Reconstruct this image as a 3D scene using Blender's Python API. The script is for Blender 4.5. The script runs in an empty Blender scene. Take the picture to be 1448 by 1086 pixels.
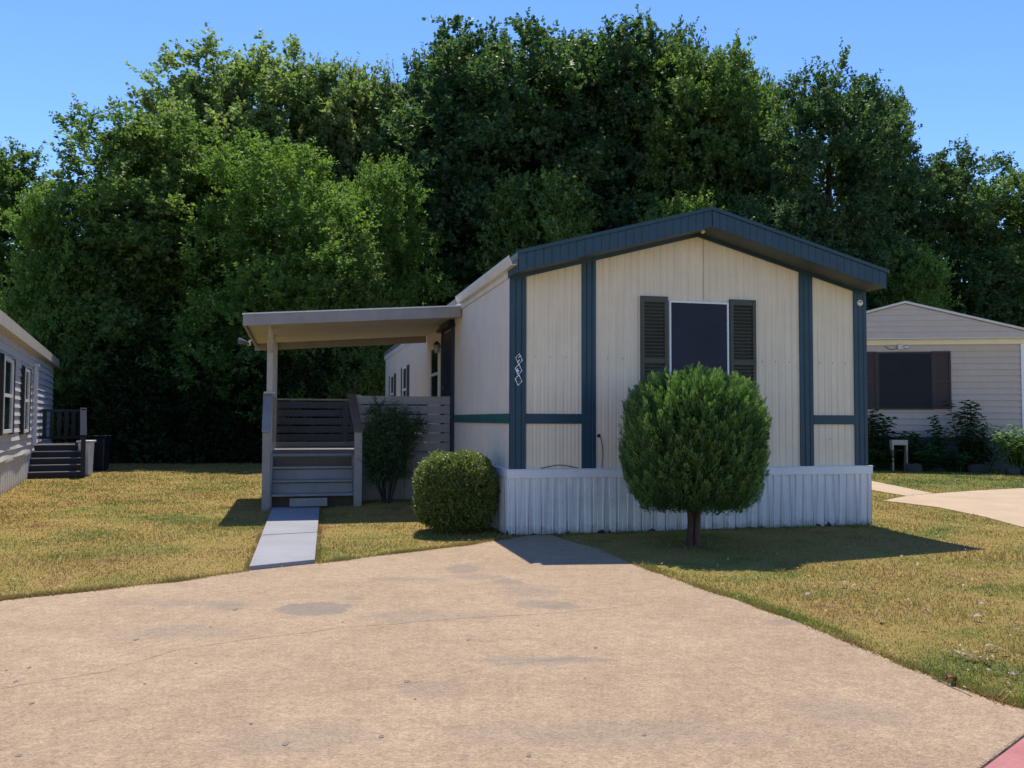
import bpy, math, random
import numpy as np
from mathutils import Vector, Matrix
R = math.radians
rng = np.random.default_rng(7)
random.seed(7)
scene = bpy.context.scene
col = scene.collection

# ------------------------------------------------------------------ camera model
F, PITCH, ROLL, HC = 1223.0, 0.0408, -0.0035, 1.4

def ray(px, py):
    u2 = (px - 724) / F; v2 = -(py - 543) / F
    cr, sr = math.cos(ROLL), math.sin(ROLL)
    u = u2 * cr - v2 * sr; v = u2 * sr + v2 * cr
    c, s = math.cos(PITCH), math.sin(PITCH)
    return (u, c - v * s, s + v * c)

def G(px, py, z=0.0):
    r = ray(px, py); t = (z - HC) / r[2]
    return (r[0] * t, r[1] * t, z)

def atY(px, py, Y):
    r = ray(px, py); t = Y / r[1]
    return (r[0] * t, Y, HC + r[2] * t)

cam_d = bpy.data.cameras.new('camera'); cam = bpy.data.objects.new('camera', cam_d); col.objects.link(cam)
cam.location = (0, 0, HC)
cam.rotation_euler = (Matrix.Rotation(math.pi / 2 + PITCH, 3, 'X') @ Matrix.Rotation(-ROLL, 3, 'Z')).to_euler()
cam_d.sensor_width = 36; cam_d.lens = F / 1448 * 36; cam_d.clip_end = 2000; cam_d.clip_start = 0.05
scene.camera = cam

# ------------------------------------------------------------------ light
SUN = Vector((-0.07, 0.53, 1)).normalized()
sun_d = bpy.data.lights.new('sun', 'SUN'); sun_d.energy = 4.05; sun_d.angle = R(0.53); sun_d.color = (1, 0.93, 0.82)
sun = bpy.data.objects.new('sun', sun_d); col.objects.link(sun)
sun.rotation_euler = SUN.to_track_quat('Z', 'Y').to_euler(); sun.location = (-5, 20, 40)
w = bpy.data.worlds.new('World'); scene.world = w; w.use_nodes = True
nt = w.node_tree
sky = nt.nodes.new('ShaderNodeTexSky'); sky.sky_type = 'NISHITA'; sky.sun_disc = False
sky.sun_elevation = math.asin(SUN.z); sky.sun_rotation = math.atan2(SUN.x, SUN.y)
sky.air_density = 1.0; sky.dust_density = 0.0; sky.ozone_density = 6.0; sky.altitude = 0
hs = nt.nodes.new('ShaderNodeHueSaturation'); hs.inputs['Saturation'].default_value = 1.14; hs.inputs['Hue'].default_value = 0.512; hs.inputs['Value'].default_value = 0.97
nt.links.new(sky.outputs[0], hs.inputs['Color']); nt.links.new(hs.outputs[0], nt.nodes['Background'].inputs[0])
nt.nodes['Background'].inputs[1].default_value = 0.15
vs = scene.view_settings
vs.view_transform = 'Standard'; vs.look = 'None'; vs.exposure = 0.63; vs.gamma = 1.0; vs.use_curve_mapping = False

# ------------------------------------------------------------------ tagging
def tag(o, label=None, cat=None, group=None, kind=None):
    if label: o['label'] = label
    if cat: o['category'] = cat
    if group: o['group'] = group
    if kind: o['kind'] = kind
    return o

def empty(name, loc=(0, 0, 0), rz=0.0):
    o = bpy.data.objects.new(name, None); col.objects.link(o)
    o.empty_display_size = 0.2; o.location = loc; o.rotation_euler = (0, 0, rz)
    return o

# ------------------------------------------------------------------ mesh builder
class MB:
    def __init__(s): s.v = []; s.f = []
    def add(s, vs, fs):
        b = len(s.v); s.v += [tuple(p) for p in vs]; s.f += [tuple(i + b for i in f) for f in fs]
    def box(s, x0, x1, y0, y1, z0, z1):
        s.add([(x0, y0, z0), (x1, y0, z0), (x1, y1, z0), (x0, y1, z0), (x0, y0, z1), (x1, y0, z1), (x1, y1, z1), (x0, y1, z1)],
              [(0, 3, 2, 1), (4, 5, 6, 7), (0, 1, 5, 4), (1, 2, 6, 5), (2, 3, 7, 6), (3, 0, 4, 7)])
    def hexa(s, p):   # 8 points: bottom 4, top 4
        s.add(p, [(0, 3, 2, 1), (4, 5, 6, 7), (0, 1, 5, 4), (1, 2, 6, 5), (2, 3, 7, 6), (3, 0, 4, 7)])
    def prism(s, poly, z0, z1):
        n = len(poly)
        z0f = z0 if callable(z0) else (lambda x, y: z0)
        z1f = z1 if callable(z1) else (lambda x, y: z1)
        s.add([(x, y, z0f(x, y)) for x, y in poly] + [(x, y, z1f(x, y)) for x, y in poly],
              [tuple(range(n))[::-1], tuple(range(n, 2 * n))] + [(i, (i + 1) % n, n + (i + 1) % n, n + i) for i in range(n)])
    def extrude(s, prof, p0, p1):   # closed profile given as list of 3D offsets; swept p0->p1
        n = len(prof); p0 = Vector(p0); p1 = Vector(p1)
        s.add([p0 + Vector(q) for q in prof] + [p1 + Vector(q) for q in prof],
              [tuple(range(n))[::-1], tuple(range(n, 2 * n))] + [(i, (i + 1) % n, n + (i + 1) % n, n + i) for i in range(n)])
    def tube(s, pts, rad, n=8, cap=True):
        pts = [Vector(p) for p in pts]
        rad = rad if hasattr(rad, '__len__') else [rad] * len(pts)
        vs = []; m = len(pts)
        for i, p in enumerate(pts):
            d = (pts[min(i + 1, m - 1)] - pts[max(i - 1, 0)]).normalized()
            a = Vector((0, 0, 1)) if abs(d.z) < 0.9 else Vector((1, 0, 0))
            x = d.cross(a).normalized(); y = x.cross(d)
            for k in range(n):
                t = 2 * math.pi * k / n
                vs.append(p + (x * math.cos(t) + y * math.sin(t)) * rad[i])
        fs = [(i * n + k, i * n + (k + 1) % n, (i + 1) * n + (k + 1) % n, (i + 1) * n + k) for i in range(m - 1) for k in range(n)]
        if cap: fs += [tuple(range(n))[::-1], tuple((m - 1) * n + k for k in range(n))]
        s.add(vs, fs)
    def disc(s, c, ax, r, h, n=20, r2=None):
        c = Vector(c); ax = Vector(ax).normalized()
        s.tube([c, c + ax * h], [r, r2 if r2 is not None else r], n)
    def build(s, name, mat, parent=None, smooth=False, bevel=0.0):
        me = bpy.data.meshes.new(name); me.from_pydata(s.v, [], s.f); me.update()
        if mat: me.materials.append(mat)
        o = bpy.data.objects.new(name, me); col.objects.link(o)
        if parent: o.parent = parent
        if smooth:
            for p in me.polygons: p.use_smooth = True
        if bevel:
            md = o.modifiers.new('b', 'BEVEL'); md.width = bevel; md.segments = 2; md.limit_method = 'ANGLE'; md.angle_limit = R(40)
        return o

def mesh_np(name, co, k, mat, parent=None, smooth=False):
    """co: (n*k,3) float array of n separate k-gons"""
    n = len(co) // k
    me = bpy.data.meshes.new(name)
    me.vertices.add(n * k); me.vertices.foreach_set('co', np.ascontiguousarray(co, dtype=np.float32).ravel())
    me.loops.add(n * k); me.loops.foreach_set('vertex_index', np.arange(n * k, dtype=np.int32))
    me.polygons.add(n); me.polygons.foreach_set('loop_start', np.arange(0, n * k, k, dtype=np.int32))
    me.update(calc_edges=True)
    if mat: me.materials.append(mat)
    o = bpy.data.objects.new(name, me); col.objects.link(o)
    if parent: o.parent = parent
    return o

# ------------------------------------------------------------------ materials
class NT:
    def __init__(s, name):
        s.m = bpy.data.materials.new(name); s.m.use_nodes = True
        s.t = s.m.node_tree; s.n = s.t.nodes; s.l = s.t.links
        s.p = s.n['Principled BSDF']; s.out = s.n['Material Output']
    def new(s, ty, **kw):
        q = s.n.new(ty)
        for k, v in kw.items(): setattr(q, k, v)
        return q
    def link(s, a, b): s.l.new(a, b)
    def pos(s, world=True):
        if world: return s.new('ShaderNodeNewGeometry').outputs['Position']
        return s.new('ShaderNodeTexCoord').outputs['Object']
    def mapping(s, vec, scale=(1, 1, 1), loc=(0, 0, 0), rot=(0, 0, 0)):
        q = s.new('ShaderNodeMapping'); q.inputs['Scale'].default_value = scale; q.inputs['Location'].default_value = loc
        q.inputs['Rotation'].default_value = rot
        s.link(vec, q.inputs['Vector']); return q.outputs[0]
    def noise(s, vec, scale, detail=4, rough=0.55, dist=0.0):
        q = s.new('ShaderNodeTexNoise'); q.inputs['Scale'].default_value = scale; q.inputs['Detail'].default_value = detail
        q.inputs['Roughness'].default_value = rough; q.inputs['Distortion'].default_value = dist
        s.link(vec, q.inputs['Vector']); return q.outputs['Fac']
    def ramp(s, fac, stops):
        q = s.new('ShaderNodeValToRGB'); e = q.color_ramp.elements
        while len(e) < len(stops): e.new(0.5)
        for i, (p, c) in enumerate(stops):
            e[i].position = p; e[i].color = (c[0], c[1], c[2], 1) if hasattr(c, '__len__') else (c, c, c, 1)
        s.link(fac, q.inputs[0]); return q.outputs[0]
    def mix(s, fac, a, b, mode='MIX'):
        q = s.new('ShaderNodeMix', data_type='RGBA', blend_type=mode)
        for v, i in ((fac, 0), (a, 6), (b, 7)):
            if hasattr(v, 'is_linked'): s.link(v, q.inputs[i])
            elif hasattr(v, '__len__'): q.inputs[i].default_value = (v[0], v[1], v[2], 1)
            else: q.inputs[i].default_value = v
        return q.outputs[2]
    def math(s, op, a, b=0.0, c=0.0, clamp=False):
        q = s.new('ShaderNodeMath', operation=op); q.use_clamp = clamp
        for i, v in enumerate((a, b, c)):
            if hasattr(v, 'is_linked'): s.link(v, q.inputs[i])
            else: q.inputs[i].default_value = v
        return q.outputs[0]
    def bump(s, h, strength=0.3, dist=0.01):
        q = s.new('ShaderNodeBump'); q.inputs['Strength'].default_value = strength; q.inputs['Distance'].default_value = dist
        s.link(h, q.inputs['Height']); s.link(q.outputs[0], s.p.inputs['Normal'])
    def base(s, c):
        if hasattr(c, 'is_linked'): s.link(c, s.p.inputs['Base Color'])
        else: s.p.inputs['Base Color'].default_value = (c[0], c[1], c[2], 1)
    def rough(s, r, spec=0.4):
        s.p.inputs['Roughness'].default_value = r; s.p.inputs['Specular IOR Level'].default_value = spec

def paint(name, c, rough=0.5, var=0.12, streak=0.0, grain=0.0, spec=0.4, dirt=None, dirt_amt=0.0, scale=3.0):
    """weathered painted surface: patchy fading, vertical streaks, wood-like grain, dirt"""
    t = NT(name); P = t.pos(False)
    n = t.noise(P, scale, 6, 0.6)
    a = tuple(min(1, x * (1 - var)) for x in c); b = tuple(min(1, x * (1 + var)) for x in c)
    k = t.ramp(n, [(0.3, a), (0.7, b)])
    if streak:
        s_ = t.noise(t.mapping(P, (22, 22, 0.7)), 1.0, 3, 0.6)
        k = t.mix(streak, k, t.ramp(s_, [(0.35, 0.55), (0.7, 1.15)]), 'MULTIPLY')
    if dirt is not None:
        d = t.noise(P, 9.0, 8, 0.7)
        d = t.ramp(d, [(0.55, 0.0), (0.72, 1.0)])
        k = t.mix(t.math('MULTIPLY', d, dirt_amt), k, dirt)
    t.base(k); t.rough(rough, spec)
    h = t.noise(t.mapping(P, (60, 60, 60)) if not grain else t.mapping(P, (40, 40, 40)), 1.0, 4, 0.6)
    t.bump(h, 0.12 + grain, 0.004)
    return t.m

M = {}
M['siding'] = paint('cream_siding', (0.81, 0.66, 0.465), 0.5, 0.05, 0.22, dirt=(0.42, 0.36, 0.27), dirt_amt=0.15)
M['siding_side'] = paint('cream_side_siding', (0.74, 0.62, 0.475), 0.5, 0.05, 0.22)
M['navy'] = paint('navy_trim_paint', (0.018, 0.052, 0.074), 0.45, 0.16, 0.25)
M['teal'] = paint('faded_teal_paint', (0.02, 0.10, 0.085), 0.5, 0.2, 0.1)
M['skirt'] = paint('white_skirting', (0.78, 0.745, 0.705), 0.5, 0.06, 0.22, dirt=(0.38, 0.33, 0.27), dirt_amt=0.3)
M['skirtcap'] = paint('white_skirting_cap', (0.77, 0.745, 0.72), 0.5, 0.06, 0.05, dirt=(0.4, 0.36, 0.3), dirt_amt=0.25)
M['soffit'] = paint('soffit_paint', (0.07, 0.085, 0.09), 0.6, 0.15)
M['shutter'] = paint('olive_black_shutter', (0.058, 0.058, 0.040), 0.5, 0.15)
M['gutter'] = paint('gutter_white', (0.74, 0.69, 0.61), 0.4, 0.06, 0.08, dirt=(0.3, 0.25, 0.2), dirt_amt=0.3)
M['white'] = paint('white_frame', (0.78, 0.77, 0.74), 0.45, 0.04)
M['porch'] = paint('grey_porch_paint', (0.30, 0.262, 0.225), 0.6, 0.12, 0.12, 0.15, dirt=(0.22, 0.2, 0.18), dirt_amt=0.4)
M['porchpale'] = paint('pale_porch_paint', (0.46, 0.415, 0.355), 0.6, 0.08, 0.12, 0.15)
M['stair'] = paint('bluegrey_stair_paint', (0.25, 0.232, 0.215), 0.55, 0.14, 0.1, 0.18, dirt=(0.2, 0.19, 0.18), dirt_amt=0.5)
M['ceiling'] = paint('porch_ceiling', (0.50, 0.44, 0.35), 0.6, 0.07, 0.1)
M['darkrail'] = paint('charcoal_rail_paint', (0.05, 0.055, 0.075), 0.55, 0.18, 0.1, 0.1)
M['rawrail'] = paint('bare_brown_handrail', (0.10, 0.075, 0.055), 0.7, 0.2, 0.1, 0.3)
M['shingle'] = paint('roof_shingle', (0.16, 0.16, 0.16), 0.85, 0.25, 0.0, 0.4, scale=12)
M['ridge'] = paint('roof_edge_metal', (0.16, 0.20, 0.25), 0.35, 0.1)
M['door'] = paint('dark_blue_door', (0.016, 0.02, 0.04), 0.4, 0.1)
M['black'] = paint('black_plastic', (0.012, 0.012, 0.013), 0.5, 0.1)
M['digit'] = paint('black_digit', (0.012, 0.013, 0.018), 0.5, 0.05)
M['plaque'] = paint('white_plaque', (0.8, 0.8, 0.8), 0.4, 0.03)
M['cream'] = paint('cream_plastic', (0.74, 0.68, 0.52), 0.4, 0.05)
M['brass'] = paint('aged_brass', (0.25, 0.19, 0.1), 0.35, 0.1); M['brass'].node_tree.nodes['Principled BSDF'].inputs['Metallic'].default_value = 0.8
M['rightside'] = paint('taupe_siding', (0.50, 0.405, 0.315), 0.55, 0.05, 0.08, dirt=(0.3, 0.26, 0.22), dirt_amt=0.2)
M['rightgable'] = paint('taupe_gable_siding', (0.48, 0.40, 0.325), 0.55, 0.05)
M['brownshut'] = paint('brown_shutter', (0.042, 0.020, 0.018), 0.5, 0.12)
M['found'] = paint('grey_foundation', (0.075, 0.08, 0.075), 0.8, 0.2)
M['leftside'] = paint('pale_grey_siding', (0.62, 0.595, 0.575), 0.5, 0.05, 0.15, dirt=(0.35, 0.33, 0.3), dirt_amt=0.3)
M['leftskirt'] = paint('grey_white_skirt', (0.60, 0.58, 0.56), 0.55, 0.08, 0.3, dirt=(0.3, 0.27, 0.22), dirt_amt=0.4)
M['lefteave'] = paint('tan_eave', (0.50, 0.44, 0.36), 0.55, 0.08)
M['blackwood'] = paint('black_stained_wood', (0.012, 0.013, 0.018), 0.55, 0.2, 0.1, 0.2)
M['handraildark'] = paint('dark_handrail', (0.026, 0.032, 0.045), 0.85, 0.15, spec=0.03)
M['treadgrey'] = paint('worn_grey_tread_edge', (0.15, 0.15, 0.16), 0.8, 0.15, spec=0.1)
M['bin'] = paint('white_bin_plastic', (0.62, 0.63, 0.66), 0.45, 0.05)
M['binblue'] = paint('dark_blue_bin_plastic', (0.010, 0.012, 0.022), 0.45, 0.1)
M['beige'] = paint('beige_trim', (0.58, 0.53, 0.48), 0.5, 0.05)
M['stone'] = paint('garden_stone', (0.045, 0.05, 0.04), 0.9, 0.25, 0, 0.5)
M['bench'] = paint('weathered_white_bench', (0.40, 0.36, 0.29), 0.6, 0.1)

def splash(m, c, top=0.16):
    t = m.node_tree; p = t.nodes['Principled BSDF']; src = p.inputs['Base Color'].links[0].from_socket
    tc = t.nodes.new('ShaderNodeTexCoord'); sp = t.nodes.new('ShaderNodeSeparateXYZ'); t.links.new(tc.outputs['Object'], sp.inputs[0])
    nz = t.nodes.new('ShaderNodeTexNoise'); nz.inputs['Scale'].default_value = 14; nz.inputs['Detail'].default_value = 7; nz.inputs['Roughness'].default_value = 0.75; t.links.new(tc.outputs['Object'], nz.inputs['Vector'])
    a = t.nodes.new('ShaderNodeMath'); a.operation = 'MULTIPLY_ADD'; t.links.new(sp.outputs[2], a.inputs[0]); a.inputs[1].default_value = 2.2; t.links.new(nz.outputs['Fac'], a.inputs[2])
    mr = t.nodes.new('ShaderNodeMapRange'); t.links.new(a.outputs[0], mr.inputs[0]); mr.inputs[1].default_value = 0.72; mr.inputs[2].default_value = 0.45; mr.inputs[3].default_value = 0; mr.inputs[4].default_value = 0.75
    mx = t.nodes.new('ShaderNodeMix'); mx.data_type = 'RGBA'; t.links.new(mr.outputs[0], mx.inputs[0]); t.links.new(src, mx.inputs[6]); mx.inputs[7].default_value = (*c, 1)
    t.links.new(mx.outputs[2], p.inputs['Base Color'])
splash(M['skirt'], (0.30, 0.25, 0.19)); splash(M['leftskirt'], (0.30, 0.25, 0.19)); splash(M['porch'], (0.16, 0.14, 0.115))

def screen_mat(name, c, rough=0.28, spec=0.5, wave=False):
    t = NT(name); P = t.pos(False)
    n = t.noise(P, 2.5, 3, 0.5)
    k = t.ramp(n, [(0.3, tuple(x * 0.8 for x in c)), (0.7, tuple(x * 1.25 for x in c))])
    m = t.noise(t.mapping(P, (170, 170, 170)), 1.0, 1, 0.5)
    k = t.mix(0.5, k, t.ramp(m, [(0.4, 0.6), (0.6, 1.3)]), 'MULTIPLY')
    t.base(k); t.rough(rough, spec)
    if wave:
        q = t.new('ShaderNodeTexWave', wave_type='RINGS', rings_direction='SPHERICAL'); q.inputs['Scale'].default_value = 3.0; q.inputs['Distortion'].default_value = 2.0
        t.link(P, q.inputs['Vector']); t.bump(q.outputs['Fac'], 0.05, 0.01)
    else:
        t.bump(n, 0.05, 0.01)
    return t.m
M['screen'] = screen_mat('insect_screen', (0.016, 0.018, 0.032), 0.5, 0.25)
M['screen2'] = screen_mat('sun_screen', (0.006, 0.008, 0.014), 0.35, 0.15, True)
M['glass'] = screen_mat('dark_window_glass', (0.02, 0.035, 0.035), 0.08, 0.6)
M['cupglass'] = screen_mat('lamp_glass', (0.3, 0.3, 0.28), 0.1, 0.6)

# --- ground cover colours (shared by the soil sheet and the blades)
def lawn_colour(t, rnd=None):
    P = t.pos(True)
    a = t.noise(P, 0.75, 4, 0.6, 0.8)
    b = t.noise(P, 3.2, 5, 0.7)
    s = t.math('ADD', t.math('MULTIPLY', a, 0.65), t.math('MULTIPLY_ADD', b, 0.35, 0.045))
    # the neighbour's watered strip and the strip along the home are greener
    sx_ = t.new('ShaderNodeSeparateXYZ'); t.link(P, sx_.inputs[0])
    gm = t.math('MULTIPLY', t.math('SMOOTH_MIN', 1.0, t.math('MULTIPLY', t.math('SUBTRACT', sx_.outputs[0], 6.2), 0.6, 0, True), 0.1), t.math('MULTIPLY', t.math('SUBTRACT', sx_.outputs[1], 13.0), 0.3, 0, True))
    s = t.math('SUBTRACT', s, t.math('MULTIPLY', gm, 0.13))
    if rnd is not None:
        s = t.math('ADD', s, t.math('MULTIPLY', t.math('SUBTRACT', rnd, 0.5), 0.24))
    return t.ramp(s, [(0.30, (0.080, 0.122, 0.026)), (0.42, (0.18, 0.19, 0.042)), (0.51, (0.295, 0.235, 0.062)), (0.60, (0.37, 0.262, 0.082)), (0.69, (0.25, 0.145, 0.058))])

def soil_mat():
    t = NT('lawn_soil'); k = lawn_colour(t)
    P = t.pos(True)
    n = t.noise(P, 45, 6, 0.75)
    k = t.mix(0.75, k, t.ramp(n, [(0.3, 0.5), (0.7, 1.15)]), 'MULTIPLY')
    t.base(k); t.rough(0.95, 0.1); t.bump(n, 0.7, 0.03); return t.m
M['soil'] = soil_mat()

def blade_mat():
    t = NT('grass_blade'); g = t.new('ShaderNodeNewGeometry')
    k = lawn_colour(t, g.outputs['Random Per Island'])
    t.base(k); t.rough(0.6, 0.2)
    tr = t.new('ShaderNodeBsdfTranslucent'); t.link(k, tr.inputs[0])
    mx = t.new('ShaderNodeMixShader'); mx.inputs[0].default_value = 0.3
    t.link(t.p.outputs[0], mx.inputs[1]); t.link(tr.outputs[0], mx.inputs[2]); t.link(mx.outputs[0], t.out.inputs[0])
    return t.m
M['blade'] = blade_mat()

def leaf_mat(name, cols, trans=0.35, rough=0.4, spec=0.45, tcol=None, clump=0.5, cscale=0.5, tint=False):
    """cols: dark -> light, per-leaf random plus a slow noise over the plant"""
    t = NT(name); g = t.new('ShaderNodeNewGeometry'); P = t.pos(True)
    n = t.noise(P, cscale, 3, 0.6)
    s = t.math('ADD', t.math('MULTIPLY', g.outputs['Random Per Island'], 1 - clump), t.math('MULTIPLY', t.ramp(n, [(0.3, 0.0), (0.7, 1.0)]), clump))
    if tint:
        at_ = t.new('ShaderNodeAttribute'); at_.attribute_name = 'tint'; s = t.math('ADD', t.math('MULTIPLY', s, 0.2), t.math('MULTIPLY', at_.outputs['Fac'], 0.8))
    k = t.ramp(s, [(i / (len(cols) - 1) * 0.9 + 0.05, c) for i, c in enumerate(cols)])
    t.base(k); t.rough(rough, spec)
    tr = t.new('ShaderNodeBsdfTranslucent')
    t.link(t.mix(1.0, k, tcol or (1.5, 1.7, 0.7), 'MULTIPLY'), tr.inputs[0])
    mx = t.new('ShaderNodeMixShader'); mx.inputs[0].default_value = trans
    t.link(t.p.outputs[0], mx.inputs[1]); t.link(tr.outputs[0], mx.inputs[2]); t.link(mx.outputs[0], t.out.inputs[0])
    return t.m
M['leaf_dark'] = leaf_mat('dark_leaf', [(0.028, 0.064, 0.034), (0.058, 0.108, 0.050), (0.125, 0.175, 0.075)], 0.42, 0.55, 0.16)
M['leaf_mid'] = leaf_mat('mid_leaf', [(0.050, 0.095, 0.034), (0.105, 0.165, 0.050), (0.18, 0.235, 0.075)], 0.47, 0.55, 0.16)
M['leaf_pale'] = leaf_mat('pale_leaf', [(0.085, 0.135, 0.062), (0.155, 0.21, 0.092), (0.24, 0.285, 0.13)], 0.47, 0.55, 0.16)
M['leaf_bright'] = leaf_mat('bright_leaf', [(0.055, 0.11, 0.030), (0.115, 0.19, 0.048), (0.19, 0.255, 0.07)], 0.48, 0.55, 0.16)
M['leaf_shade'] = leaf_mat('understory_shade_leaf', [(0.014, 0.03, 0.012), (0.03, 0.055, 0.02), (0.06, 0.09, 0.03)], 0.3, 0.6, 0.08)  # leaf colour darkened to carry the shade under the crowns
M['cypress'] = leaf_mat('cypress_spray', [(0.035, 0.080, 0.028), (0.105, 0.19, 0.056), (0.23, 0.32, 0.10)], 0.25, 0.5, 0.3, clump=0.35, cscale=4, tint=True)
M['boxleaf'] = leaf_mat('small_shrub_leaf', [(0.065, 0.095, 0.02), (0.14, 0.175, 0.04), (0.25, 0.27, 0.075)], 0.3, 0.45, 0.4, clump=0.35, cscale=5)
M['wispleaf'] = leaf_mat('wispy_shrub_leaf', [(0.028, 0.06, 0.024), (0.055, 0.105, 0.036), (0.10, 0.155, 0.05)], 0.25, 0.45, 0.4, clump=0.3, cscale=4)
M['garden'] = leaf_mat('garden_leaf', [(0.025, 0.06, 0.02), (0.045, 0.10, 0.03), (0.08, 0.14, 0.04)], 0.3, 0.35, 0.5, clump=0.3, cscale=2)
M['gardensunlit'] = leaf_mat('garden_sunlit_leaf', [(0.08, 0.15, 0.035), (0.15, 0.24, 0.055), (0.24, 0.33, 0.09)], 0.35, 0.35, 0.5, clump=0.3, cscale=2)  # garden leaf lightened, sunlight put into its colour
M['deadleaf'] = leaf_mat('dead_leaf', [(0.36, 0.24, 0.14), (0.48, 0.35, 0.22), (0.62, 0.5, 0.36)], 0.2, 0.7, 0.2, (1, 1, 1), 0.2)
M['redleaf'] = paint('red_dead_leaf', (0.24, 0.09, 0.05), 0.7, 0.3, scale=30)
M['bark'] = paint('tree_bark', (0.055, 0.042, 0.032), 0.9, 0.35, 0.5, 0.6, scale=8)
M['barkred'] = paint('cypress_bark', (0.085, 0.045, 0.03), 0.9, 0.35, 0.5, 0.6, scale=12)

def concrete_mat():
    t = NT('driveway_concrete'); P = t.pos(True)
    big = t.noise(P, 0.5, 4, 0.6, 0.4); mid = t.noise(P, 3.2, 6, 0.65); fine = t.noise(P, 55, 4, 0.8)
    k = t.ramp(big, [(0.3, (0.310, 0.216, 0.132)), (0.7, (0.385, 0.275, 0.170))])
    k = t.mix(0.55, k, t.ramp(mid, [(0.3, 0.78), (0.7, 1.12)]), 'MULTIPLY')
    k = t.mix(0.55, k, t.ramp(fine, [(0.34, 0.50), (0.5, 1.0), (0.66, 1.38)]), 'MULTIPLY')
    vo = t.new('ShaderNodeTexVoronoi'); vo.inputs['Scale'].default_value = 95; t.link(P, vo.inputs['Vector'])
    k = t.mix(0.35, k, t.ramp(vo.outputs['Color'], [(0.05, 0.5), (0.3, 0.95), (0.8, 1.2)]), 'MULTIPLY')
    bl = t.noise(P, 14, 4, 0.7); k = t.mix(0.6, k, t.ramp(bl, [(0.35, 0.80), (0.65, 1.15)]), 'MULTIPLY')
    wob = t.noise(P, 4.5, 5, 0.7)
    # stains with their own shapes: (px, py, half length x, half length y in m, strength)
    for (px, py, rx, ry, st, soft) in [(448, 865, 0.26, 0.24, 0.50, 0.35), (255, 900, 0.55, 0.25, 0.22, 1), (260, 858, 0.7, 0.16, 0.26, 1), (330, 862, 0.25, 0.16, 0.3, 1),
              (655, 806, 0.22, 0.30, 0.38, 0.8), (680, 818, 0.35, 0.14, 0.30, 0.8), (722, 824, 0.15, 0.14, 0.36, 0.6), (745, 838, 0.3, 0.3, 0.28, 1), (770, 856, 0.25, 0.18, 0.34, 0.7),
              (800, 860, 0.18, 0.08, 0.3, 0.7), (740, 938, 0.42, 0.14, 0.28, 1), (810, 935, 0.3, 0.06, 0.3, 0.8), (600, 875, 0.6, 0.22, 0.22, 1), (560, 822, 0.25, 0.1, 0.3, 0.8), (610, 822, 0.2, 0.1, 0.26, 0.8),
              (615, 980, 0.22, 0.18, 0.2, 1), (1105, 880, 0.15, 0.1, 0.3, 0.8), (880, 1040, 0.9, 0.22, 0.2, 1), (420, 1050, 0.5, 0.25, 0.16, 1), (1210, 1010, 0.4, 0.25, 0.16, 1), (500, 850, 0.12, 0.1, 0.25, 1)]:
        c = G(px, py)
        sub = t.new('ShaderNodeVectorMath', operation='SUBTRACT'); t.link(P, sub.inputs[0]); sub.inputs[1].default_value = (c[0], c[1], 0.012)
        mul = t.new('ShaderNodeVectorMath', operation='MULTIPLY'); t.link(sub.outputs[0], mul.inputs[0]); mul.inputs[1].default_value = (1 / rx, 1 / ry, 0)
        ln = t.new('ShaderNodeVectorMath', operation='LENGTH'); t.link(mul.outputs[0], ln.inputs[0])
        d = t.math('ADD', ln.outputs['Value'], t.math('MULTIPLY', t.math('SUBTRACT', wob, 0.5), 1.5))
        mr = t.new('ShaderNodeMapRange', interpolation_type='SMOOTHSTEP'); t.link(d, mr.inputs[0])
        mr.inputs[1].default_value = 1.1; mr.inputs[2].default_value = 1.1 - 0.75 * soft; mr.inputs[3].default_value = 0; mr.inputs[4].default_value = min(0.75, st * 1.3)
        k = t.mix(mr.outputs[0], k, (0.17, 0.145, 0.12))
    t.base(k); t.rough(0.85, 0.25)
    t.bump(t.math('ADD', t.math('MULTIPLY', fine, 0.6), vo.outputs['Distance']), 0.45, 0.012)
    return t.m
M['concrete'] = concrete_mat()

def concrete2(name, c, c2, s=30):
    t = NT(name); P = t.pos(True)
    n = t.noise(P, 1.5, 5, 0.6); f_ = t.noise(P, s, 5, 0.75)
    k = t.ramp(n, [(0.3, c), (0.7, c2)]); k = t.mix(0.5, k, t.ramp(f_, [(0.3, 0.7), (0.7, 1.2)]), 'MULTIPLY')
    t.base(k); t.rough(0.8, 0.3); t.bump(f_, 0.3, 0.008); return t.m
M['concrete2'] = concrete2('neighbour_concrete', (0.40, 0.29, 0.18), (0.48, 0.355, 0.225))
M['walk'] = concrete2('grey_painted_walk', (0.235, 0.235, 0.242), (0.29, 0.29, 0.297), 60)
M['redkerb'] = concrete2('red_kerb_paint', (0.36, 0.13, 0.12), (0.44, 0.19, 0.17), 40)
M['crack'] = paint('crack_dirt', (0.10, 0.08, 0.06), 0.9, 0.3)
M['gap'] = paint('gap_dirt', (0.035, 0.03, 0.025), 0.95, 0.3)

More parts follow.
